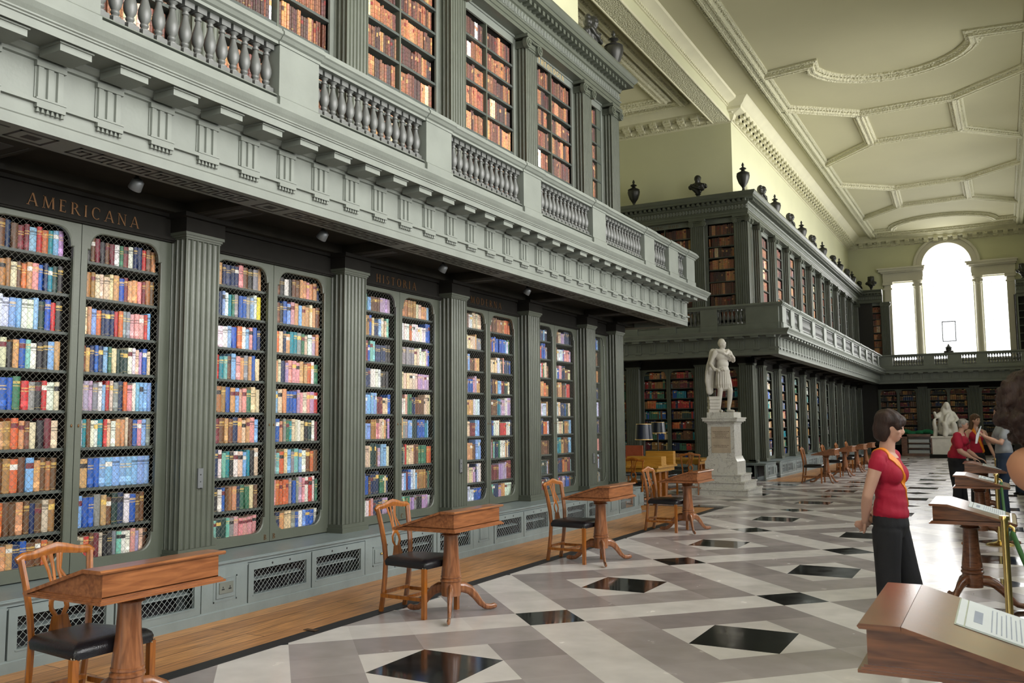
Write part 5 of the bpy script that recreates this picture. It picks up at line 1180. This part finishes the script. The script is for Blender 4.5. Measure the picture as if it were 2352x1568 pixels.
P = fp + [('s', (-.01, 0, 1.62), (.095, .085, .085)), ('c', [((0, 0, 1.40), .065), ((.005, 0, 1.50), .055)]),
    ('s', (0, 0, 1.30), (.125, .175, .15)), ('s', (.01, 0, 1.12), (.115, .145, .14)), ('s', (0, 0, .95), (.13, .165, .12)), ('c', [((0, -.155, 1.405), .06), ((0, .155, 1.405), .06)]),
    ('c', [((0, 0, 1.02), (.12, .15)), ((.0, 0, .80), (.145, .165)), ((.0, 0, .64), (.155, .18))]),
    ('c', [((0, -.095, .85), .085), ((.03, -.10, .50), .062), ((.0, -.11, .32), .058), ((-.02, -.115, .08), .038)]), ('c', [((-.04, -.115, .04), .038), ((.12, -.14, .028), .032)]),
    ('c', [((0, .095, .85), .085), ((.10, .12, .50), .062), ((.05, .14, .32), .056), ((-.02, .15, .08), .036)]), ('c', [((-.05, .15, .04), .036), ((.11, .19, .028), .03)]),
    ('c', [((0, -.20, 1.385), .06), ((-.06, -.28, 1.12), .048), ((.05, -.28, 1.0), .04), ((.14, -.20, .95), .034)]), ('c', [((.10, -.24, .90), .016), ((.20, -.12, 1.03), .016)]),
    ('c', [((0, .20, 1.385), .06), ((.06, .27, 1.18), .048), ((.16, .20, 1.25), .038), ((.20, .14, 1.29), .032)]),
    ('c', [((-.10, -.16, 1.42), (.06, .10)), ((-.16, -.20, 1.1), (.05, .13)), ((-.20, -.24, .7), (.05, .12)), ((-.21, -.22, .45), (.04, .09))]), ('c', [((-.11, .06, 1.40), (.05, .16)), ((-.17, 0, 1.0), (.045, .20)), ((-.2, -.05, .6), (.04, .18))]),
    ('c', [((.02, -.17, 1.44), .035), ((.12, -.04, 1.36), .035), ((.10, .12, 1.27), .035), ((.02, .19, 1.20), .03)]), ('c', [((.0, .17, 1.45), .03), ((.11, .05, 1.37), .03), ((.12, .0, 1.33), .03)])]
P += hand((.15, -.185, .95), (.7, .6, .1), (0, -.6, -.4), curl=.9) + hand((.20, .13, 1.29), (.4, -.8, .3), (-.5, 0, -.5), curl=.9)
blob('statue_figure', P, M['marble'], .011, 3, ST_, lambda c: (.010 * sin(18 * atan2(c.y, c.x)) if .56 < c.z < .98 else 0) + (.008 * sin(30 * c.y + 6 * c.z) if c.x < -.11 and c.z < 1.4 else 0) + (.005 * sin(60 * c.z) if c.z > 1.60 else 0))
for k, (h, w) in enumerate(((.075, .13), (.07, .125), (.07, .12), (.075, .12), (.08, .125))):
    z = sum(x[0] for x in ((.075, 0), (.07, 0), (.07, 0), (.075, 0), (.08, 0))[:k]); b = MB(); b.box(-.10, .12, -w, w, 0, h - .006); b.tube([(-.10 - .0, -w, h / 2), (-.10, w, h / 2)], h * .46, 8); b.box(-.1, .125, -w - .004, w + .004, h - .014, h - .006)
    o = b.build('stone_book', M['marble'], None, 40); o.location = (SX - .20, SY - .10, 1.851 + z); o.rotation_euler = (0, 0, radians((-66, -58, -63, -60, -64)[k])); o['label'] = 'carved marble book beside the statue, %s' % ('lowest of the stack', 'second from the bottom', 'middle of the stack', 'second from the top', 'topmost of the stack')[k]; o['category'] = 'book'; o['group'] = 'stack of carved books'
# ------------------------------------------------------------------ seated statue, covered table at the far end
QX, QY = 3.62, 44.0
t = thing('pedestal', 'low white marble pedestal under the seated statue', 'pedestal', (QX, QY, 0)); b = MB(); b.box(-.72, .72, -.6, .6, 0, .16); b.build('pedestal_base', M['dark_shaded'], t); b = MB(); b.box(-.60, .60, -.5, .5, .16, .88); b.box(-.64, .64, -.54, .54, .88, .96); b.build('shaft', M['marble'], t)
t = thing('statue', 'white marble seated statue in flowing robes at the far end of the hall', 'statue', (QX, QY, .96), radians(-75))
fp, T, R3 = face((.10, 0, 1.28), .12, 0, 0)
P = fp + [('s', (.02, 0, 1.30), (.14, .15, .17)), ('c', [((.0, 0, 1.0), .09), ((.06, 0, 1.16), .07)]), ('s', (-.03, 0, .82), (.19, .26, .26)), ('c', [((.0, 0, 1.36), .14), ((-.06, 0, 1.12), (.17, .22)), ((-.05, 0, .8), (.24, .34)), ((-.02, 0, .3), (.3, .40))]), ('s', (0, 0, .50), (.27, .33, .20)),
    ('c', [((0, -.15, .5), .15), ((.42, -.17, .52), .13), ((.45, -.17, .05), .12)]), ('c', [((0, .15, .5), .15), ((.40, .2, .50), .13), ((.42, .22, .05), .12)]), ('c', [((-.25, 0, .1), (.12, .38)), ((-.28, 0, .55), (.10, .36))]), ('s', (.1, 0, .2), (.34, .38, .22)),
    ('c', [((-.03, -.26, .98), .10), ((.05, -.46, .82), .085), ((.15, -.52, 1.02), .06)]), ('c', [((-.03, .26, .98), .10), ((.08, .40, .70), .09), ((.28, .26, .62), .06)]), ('c', [((.1, -.52, .0), .10), ((.1, -.52, .7), .08)]), ('c', [((.16, .1, 1.0), .06), ((.22, -.08, .8), .07), ((.3, -.1, .6), .07)])]
blob('statue_figure', P, M['marble'], .03, 3, t, lambda c: .018 * sin(16 * c.y + 9 * c.z))
t = thing('covered_table', 'wooden cabinet table with green cloth at the far end, white papers inside', 'table', (2.35, 46.3, 0))
b = MB(); b.box(-.80, .80, -.35, .35, .0, .12); b.box(-.80, -.55, -.35, .35, .12, 1.0); b.box(.45, .80, -.35, .35, .12, 1.0); b.box(-.55, .45, .3, .35, .12, 1.0); b.box(-.8, .8, -.35, .35, .9, 1.02); b.build('cabinet', M['dwood'], t)
b = MB()
for z in (.36, .60): b.box(-.55, .45, -.34, .3, z, z + .02)
b.build('shelf', M['dwood'], t)
blob('green_cloth', [('s', (x, 0, 1.08 + .05 * sin(x * 7)), (.26, .36, .12)) for x in (-.65, -.35, 0, .3, .6)], M['baize'], .03, 3, t)
for k, z in enumerate((.12, .38, .62)):
    b = MB()
    for q in range(5): b.box(-.5 + .01 * (q % 2), .4 - .012 * (q % 3), -.33, .1, z + q * .03, z + q * .03 + .025)
    o = b.build('paper_stack', M['paper'], None); o.location = (2.35, 46.3, .001); o['label'] = 'stack of white papers in the far cabinet, %s shelf' % ('bottom', 'middle', 'top')[k]; o['category'] = 'papers'; o['group'] = 'papers in the far cabinet'

# ------------------------------------------------------------------ people
from mathutils.bvhtree import BVHTree
def sash(name, pts, m, parent, w=.028, th=.004):
    """a ribbon laid on the clothed body: the path is pulled onto the nearest surface of top and body"""
    vs, fs = [], []
    for c in COL.objects:
        if c.parent == parent and c.name.split('.')[0] in ('top', 'body'):
            n = len(vs); vs += [v.co.copy() for v in c.data.vertices]; fs += [tuple(i + n for i in p.vertices) for p in c.data.polygons]
    bv = BVHTree.FromPolygons(vs, fs); pts = [Vector(p) for p in pts]
    for _ in range(3):
        q = [pts[0]]
        for a, c in zip(pts, pts[1:]): q += [a.lerp(c, .25), a.lerp(c, .75)]
        pts = q + [pts[-1]]
    def far(p):
        o = Vector((p.x, p.y, 0)).normalized() if p.z < 1.36 else Vector((p.x * .5, p.y, .12)).normalized()
        h = bv.ray_cast(p + o * .25, -o, .6)
        return (h[0], h[1]) if h[0] is not None else (p, o)
    P = [far(p) for p in pts]
    C = [x[0] for x in P]; N = [x[1] for x in P]
    for _ in range(4):
        C = [C[0]] + [(C[i - 1] + C[i] * 2 + C[i + 1]) / 4 for i in range(1, len(C) - 1)] + [C[-1]]
        N = [N[0]] + [(N[i - 1] + N[i] * 2 + N[i + 1]).normalized() for i in range(1, len(N) - 1)] + [N[-1]]
    b = MB(); n = len(C); V = []; F = []
    for i in range(n):
        t = (C[min(i + 1, n - 1)] - C[max(0, i - 1)]).normalized(); s = t.cross(N[i]).normalized()
        row = []
        for k in (-1, -.33, .33, 1):
            p = C[i] + s * (w * k); h = bv.ray_cast(p + N[i] * .06, -N[i], .12); p2 = h[0] if h[0] is not None else p
            row.append(p2 + N[i] * .007)
        V += row + [p - N[i] * .010 for p in row[::-1]]
    for i in range(n - 1):
        for k in range(8): F.append((i * 8 + k, i * 8 + (k + 1) % 8, (i + 1) * 8 + (k + 1) % 8, (i + 1) * 8 + k))
    b.add(V, F); return b.build(name, m, parent, 60)
def person(label, loc, rz, H=1.67, build=1.0, skin=None, top=None, legs=None, head_yaw=0, head_pitch=0, hairs=None, hairm=None, arms=None, sleeves='cap', feet=((.02, -.09), (.10, .09)), hx=0, vox=.011, tank=False, chestw=1.0, shoe=None, lean=0.0):
    """a standing figure in metres for a 1.67 m body, facing local +x; lean moves the upper body forward"""
    skin = skin or SKIN; t = thing('person', label, 'person', loc, rz); t.scale = (H / 1.67,) * 3; bw = build
    def LN(x, z): return x + lean * max(0, z - .9)
    hc = (LN(.022 + hx, 1.575), 0, 1.575); r = .097
    fp, T, R3 = face(hc, r, head_yaw, head_pitch)
    (A, B_, C_, Dr), (A2, B2, C2, D2) = arms
    def arm(S, E, Wp, hd, nrm): return [('c', [(S, .050 * bw), ((Vector(S).lerp(Vector(E), .5)), .043 * bw), (E, .036 * bw), ((Vector(E).lerp(Vector(Wp), .4)), .037 * bw), (Wp, .024)])] + hand(Wp, hd, nrm, curl=.8)
    body = fp + [('c', [((LN(-.012, 1.40), 0, 1.40), .055), ((LN(.0 + hx * .6, 1.50), 0, 1.50), .050)]), ('s', (LN(-.01, 1.29), 0, 1.29), (.085 * bw, .135 * bw, .125)), ('c', [((LN(-.02, 1.36), -.12 * bw, 1.365), .048 * bw), ((LN(-.02, 1.36), .12 * bw, 1.365), .048 * bw)]),
        ('s', (LN(0, 1.10), 0, 1.10), (.075 * bw, .11 * bw, .14)), ('s', (0, 0, .92), (.085 * bw, .13 * bw, .10))]
    body += arm(A, B_, C_, Dr[0], Dr[1]) + arm(A2, B2, C2, D2[0], D2[1])
    for (fx, fy), sy in zip(feet, (-1, 1)): body.append(('c', [((0, sy * .08, .86), .07), ((fx * .5 + .01, sy * .085, .47), .05), ((fx, fy, .10), .034), ((fx + .05, fy, .05), .03)]))
    bo = blob('body', body, skin, vox, 3, t); eyes(bo, T, R3, r)
    # top
    sh = [('s', (LN(.0, 1.27), 0, 1.27), (.108 * bw * chestw, .155 * bw, .12)), ('s', (LN(.045, 1.24), -.06 * bw, 1.245), (.075 * bw * chestw, .075 * bw, .075)), ('s', (LN(.045, 1.24), .06 * bw, 1.245), (.075 * bw * chestw, .075 * bw, .075)), ('s', (LN(0, 1.10), 0, 1.10), (.100 * bw, .132 * bw, .14)), ('c', [((LN(0, 1.08), 0, 1.08), (.098 * bw, .132 * bw)), ((0, 0, 1.0), (.112 * bw, .152 * bw)), ((-.005, 0, .985), (.118 * bw, .160 * bw))])]
    if not tank: sh += [('c', [((LN(-.02, 1.36), -.13 * bw, 1.362), .058 * bw), ((LN(-.02, 1.36), -.06, 1.385), .045), ]), ('c', [((LN(-.02, 1.36), .13 * bw, 1.362), .058 * bw), ((LN(-.02, 1.36), .06, 1.385), .045)])]
    L_ = {'cap': .20, 'short': .62, 'none': 0}[sleeves]
    if L_:
        for S, E in ((A, B_), (A2, B2)): S, E = Vector(S), Vector(E); sh.append(('c', [(S, .056 * bw), (S.lerp(E, L_ * .6), (.055 if L_ > .4 else .054) * bw), (S.lerp(E, L_), (.056 if L_ > .4 else .050) * bw)]))
    if tank: sh += [('c', [((LN(.05, 1.3), s * .075, 1.30), .018), ((LN(.0, 1.38), s * .075, 1.41), .014), ((LN(-.07, 1.3), s * .07, 1.32), .018)]) for s in (-1, 1)]
    blob('top', sh, top, vox, 3, t, lambda c: .003 * sin(70 * c.z + 30 * c.x) if c.z < 1.15 else 0)
    lg = [('s', (-.01, 0, .93), (.112 * bw, .150 * bw, .10)), ('c', [((0, 0, .99), (.10 * bw, .135 * bw)), ((-.005, 0, .90), (.118 * bw, .155 * bw))])]
    for (fx, fy), sy in zip(feet, (-1, 1)): lg.append(('c', [((-.01, sy * .072, .86), (.102 * bw, .085)), ((fx * .4, sy * .08, .60), (.085 * bw, .075)), ((fx * .75 + .01, (sy * .08 + fy) / 2, .35), (.078, .068)), ((fx, fy, .10), (.088, .07)), ((fx - .005, fy, .03), (.09, .07))]))
    blob('trousers', lg, legs, vox * 1.2, 4, t)
    for (fx, fy) in feet: b = MB(); b.tube([(fx - .06, fy, .035), (fx + .02, fy, .035), (fx + .10, fy, .028), (fx + .155, fy, .02)], [(.034, .034), (.038, .034), (.040, .026), (.026, .018)], 10); b.build('shoe', shoe or BLK, t, 60)
    if hairs: blob('hair', [(q[0], T(*q[1]), tuple(x * r for x in q[2]), R3) if q[0] == 's' else ('c', [(T(*p), w * r) for p, w in q[1]]) for q in hairs], hairm, .009, 2, t, lambda c: .0025 * sin(140 * c.y + 25 * c.x) + .002 * sin(90 * c.x))
    return t
BOB = [('s', (-.22, 0, .40), (1.0, .96, .88)), ('s', (-.48, 0, -.2), (.74, .92, .84)), ('s', (-.34, -.66, -.30), (.50, .26, .86)), ('s', (-.34, .66, -.30), (.50, .26, .86)), ('s', (-.58, 0, -.72), (.50, .80, .44)), ('s', (-.30, -.66, -.85), (.32, .18, .32)), ('s', (-.30, .66, -.85), (.32, .18, .32)), ('s', (.56, 0, .58), (.42, .68, .36)), ('s', (.80, -.10, .40), (.16, .46, .24)), ('s', (.58, -.55, .20), (.22, .16, .36)), ('s', (.58, .55, .20), (.22, .16, .36))]
arms_back = (((-.02, -.160, 1.335), (-.085, -.20, 1.10), (-.15, -.09, .925), ((-.25, .85, -.45), (-1, 0, 0))), ((-.03, .165, 1.335), (-.13, .215, 1.10), (-.16, .09, .93), ((-.15, -.9, -.35), (-1, 0, 0))))
pw_ = at(2046, 1150, 1, 6.75)
W1 = person('dark-haired woman in red top with an orange sash, hands clasped behind her back', (pw_.x, 6.75, 0), radians(-14), 1.66, 1.0, SKIN, RED, BLK, radians(14), radians(-12), BOB, HAIRD, arms_back, 'cap', feet=((-.03, -.09), (.13, .09)), vox=.0078, chestw=.84)
sash('sash', [(-.105, .06, 1.12), (-.125, .01, 1.20), (-.118, -.05, 1.30), (-.075, -.095, 1.385), (-.02, -.10, 1.425), (.05, -.085, 1.385), (.115, -.04, 1.28), (.125, .02, 1.20), (.112, .075, 1.10), (.10, .11, 1.03)], SASH, W1, .024)
SHORT = [('s', (-.16, 0, .36), (.94, .86, .82)), ('s', (-.42, 0, -.1), (.62, .80, .62)), ('s', (.35, 0, .62), (.5, .66, .3))]
arms_desk = (((.06, -.21, 1.32), (.12, -.27, 1.08), (.30, -.20, .96), ((.9, .1, -.35), (0, 0, -1))), ((.06, .21, 1.32), (.14, .26, 1.06), (.32, .18, .95), ((.9, -.1, -.3), (0, 0, -1))))
p2 = at(2200, 1080, 1, 18.55)
W2 = person('grey-haired person in a crimson t-shirt leaning over a display desk', (p2.x, 18.55, 0), radians(-10), 1.63, 1.42, SKIN, RED, BLK, radians(6), radians(-5), SHORT, HAIRG, arms_desk, 'short', feet=((-.02, -.11), (.05, .11)), vox=.016, lean=.18)
sash('sash', [(.12, .05, 1.42), (.02, .06, 1.47), (-.06, .02, 1.36), (-.13, -.03, 1.22), (-.15, -.07, 1.10)], SASHY, W2, .022)
LONG = BOB[:1] + [('s', (-.45, 0, -.1), (.6, .75, .7)), ('c', [((-.5, -.30, -.2), .5), ((-.58, -.55, -1.1), .45), ((-.5, -.70, -2.0), .36), ((-.45, -.7, -2.7), .16)]), ('s', (.30, 0, .66), (.55, .6, .28))]
arms_low = (((-.01, -.165, 1.335), (.03, -.24, 1.08), (.20, -.22, .93), ((.8, .1, -.5), (0, 0, -1))), ((-.01, .165, 1.335), (.0, .25, 1.08), (.12, .27, .88), ((.4, .1, -.9), (0, -1, 0))))
p3 = at(2244, 1040, 1, 20.0)
W3 = person('woman with long brown hair in a red strappy top and orange sash', (p3.x, 20.0, 0), radians(-62), 1.72, .95, SKIN, RED, BLK, radians(20), radians(-4), LONG, HAIRB, arms_low, 'none', vox=.014, tank=True)
sash('sash', [(-.10, -.02, 1.25), (-.04, -.075, 1.43), (.06, -.07, 1.38), (.12, 0, 1.24), (.12, .07, 1.10), (.10, .12, .99), (.11, .14, .90)], SASH, W3, .026)
GREYT = mat('grey_t_shirt', (.30, .31, .33), .8); JEAN = mat('blue_jeans', (.018, .035, .075), .8); MINT = mat('mint_top', (.28, .62, .40), .8)
arms_hold = (((-.01, -.18, 1.335), (.08, -.25, 1.10), (.26, -.10, 1.22), ((.6, .5, .5), (0, .5, .3))), ((-.01, .18, 1.335), (.10, .25, 1.10), (.28, .12, 1.20), ((.6, -.5, .5), (0, -.5, .3))))
p4 = at(2308, 1080, 1, 17.4)
W4 = person('tall man in a grey t-shirt and blue jeans holding a white leaflet', (p4.x, 17.4, 0), radians(195), 1.86, 1.08, SKIN, GREYT, JEAN, 0, radians(-10), SHORT, HAIRD, arms_hold, 'short', vox=.016, shoe=M['paper'])
t = thing('leaflet', 'white folded leaflet held by the tall man in grey', 'leaflet', (p4.x - .42, 17.28, 1.22)); b = MB(); b.prism([(0, 0), (.04, .28), (.045, .28), (.02, .14), (.10, .30), (.105, .29), (.03, 0)], 'y', -.10, .10); b.build('paper', M['paper'], t)
p5 = at(2349, 1080, 1, 22.5)
W5 = person('visitor in dark clothes and jeans mostly hidden behind the tall man', (p5.x, 22.5, 0), radians(230), 1.70, 1.0, SKIN, BLK, JEAN, 0, 0, SHORT, HAIRD, arms_low, 'short', vox=.018)
# visitor bending in from the right edge: curly hair, bare shoulder, mint strap top
d_ = ray(2396, 952).normalized(); c = CAM + d_ * 3.05
t = thing('person', 'visitor with big dark curly hair and a mint green strap top at the right edge', 'person', (c.x, c.y, 0)); t.rotation_euler = (0, 0, radians(150))
hz = c.z - .0; fp, T, R3 = face((0, 0, hz), .10, 0, radians(-15))
def toz(x, y, z): return (x, y, z)
P = fp + [('c', [((-.03, 0, hz - .03), .06), ((-.12, .0, hz - .14), .06), ((-.18, 0, hz - .20), .08)]), ('c', [((-.16, -.15, hz - .20), .075), ((-.018, .113, hz - .153), .062)]), ('c', [((-.2, 0, hz - .22), (.11, .15)), ((-.50, 0, hz - .42), (.11, .14)), ((-.72, 0, hz - .62), (.13, .17))]),
    ('c', [((-.018, .113, hz - .153), .065), ((-.13, .15, hz - .22), .055), ((-.26, .22, hz - .34), .048), ((-.44, .26, hz - .48), .038), ((-.62, .2, hz - .55), .026)]), ('c', [((-.16, -.18, hz - .20), .065), ((-.36, -.24, hz - .40), .048), ((-.55, -.22, hz - .50), .035), ((-.70, -.18, hz - .58), .026)]),
    ('c', [((-.78, -.09, .92), .08), ((-.76, -.1, .5), .055), ((-.78, -.1, .08), .036), ((-.70, -.1, .05), .03)]), ('c', [((-.78, .09, .92), .08), ((-.76, .1, .5), .055), ((-.78, .1, .08), .036), ((-.70, .1, .05), .03)])]
P += hand((-.64, .2, hz - .56), (-.8, -.2, -.3), (0, -1, 0)) + hand((-.71, -.18, hz - .59), (-.8, .2, -.3), (0, 1, 0))
bo = blob('body', P, SKIN2, .012, 3, t); eyes(bo, T, R3, .10)
blob('top', [('c', [((-.24, 0, hz - .25), (.12, .155)), ((-.50, 0, hz - .42), (.12, .15)), ((-.74, 0, hz - .64), (.14, .18))])] + [('c', [((-.10, s * .04, hz - .12), .022), ((-.2, s * .07, hz - .13), .03), ((-.3, s * .1, hz - .2), .04)]) for s in (-1, 1)] + [('s', (-.058, .10, hz - .155), (.050, .05, .066)), ('c', [((-.10, .09, hz - .16), .05), ((-.22, .05, hz - .24), .09)])], MINT, .012, 3, t)
blob('trousers', [('c', [((-.70, 0, hz - .60), (.13, .17)), ((-.78, 0, .92), (.13, .17))])] + [('c', [((-.78, s * .08, .9), .10), ((-.76, s * .1, .5), .08), ((-.78, s * .1, .06), .075)]) for s in (-1, 1)], JEAN, .016, 3, t)
rnd = random.Random(5)
from mathutils import noise
HC = [('s', (-.02, 0, hz + .03), (.135, .125, .12))]
for k in range(150):
    a, e = rnd.uniform(0, 2 * pi), rnd.uniform(-.75, 1.3); x, y, z = cos(a) * cos(e) * .14 - .04, sin(a) * cos(e) * .14, sin(e) * .125 + .01
    if (x > .07 and z < .04) or z < -.075: continue
    HC.append(('s', (x, y, hz + z), rnd.uniform(.014, .034)))
for k in range(60): a = rnd.uniform(radians(70), radians(290)); HC.append(('s', (cos(a) * .11 - .04, sin(a) * .12, hz - rnd.uniform(.01, .07)), rnd.uniform(.014, .036)))
blob('curly_hair', HC, HAIRD, .0075, 1, t, lambda c: .012 * noise.noise(c * 40) + .006 * noise.noise(c * 110))
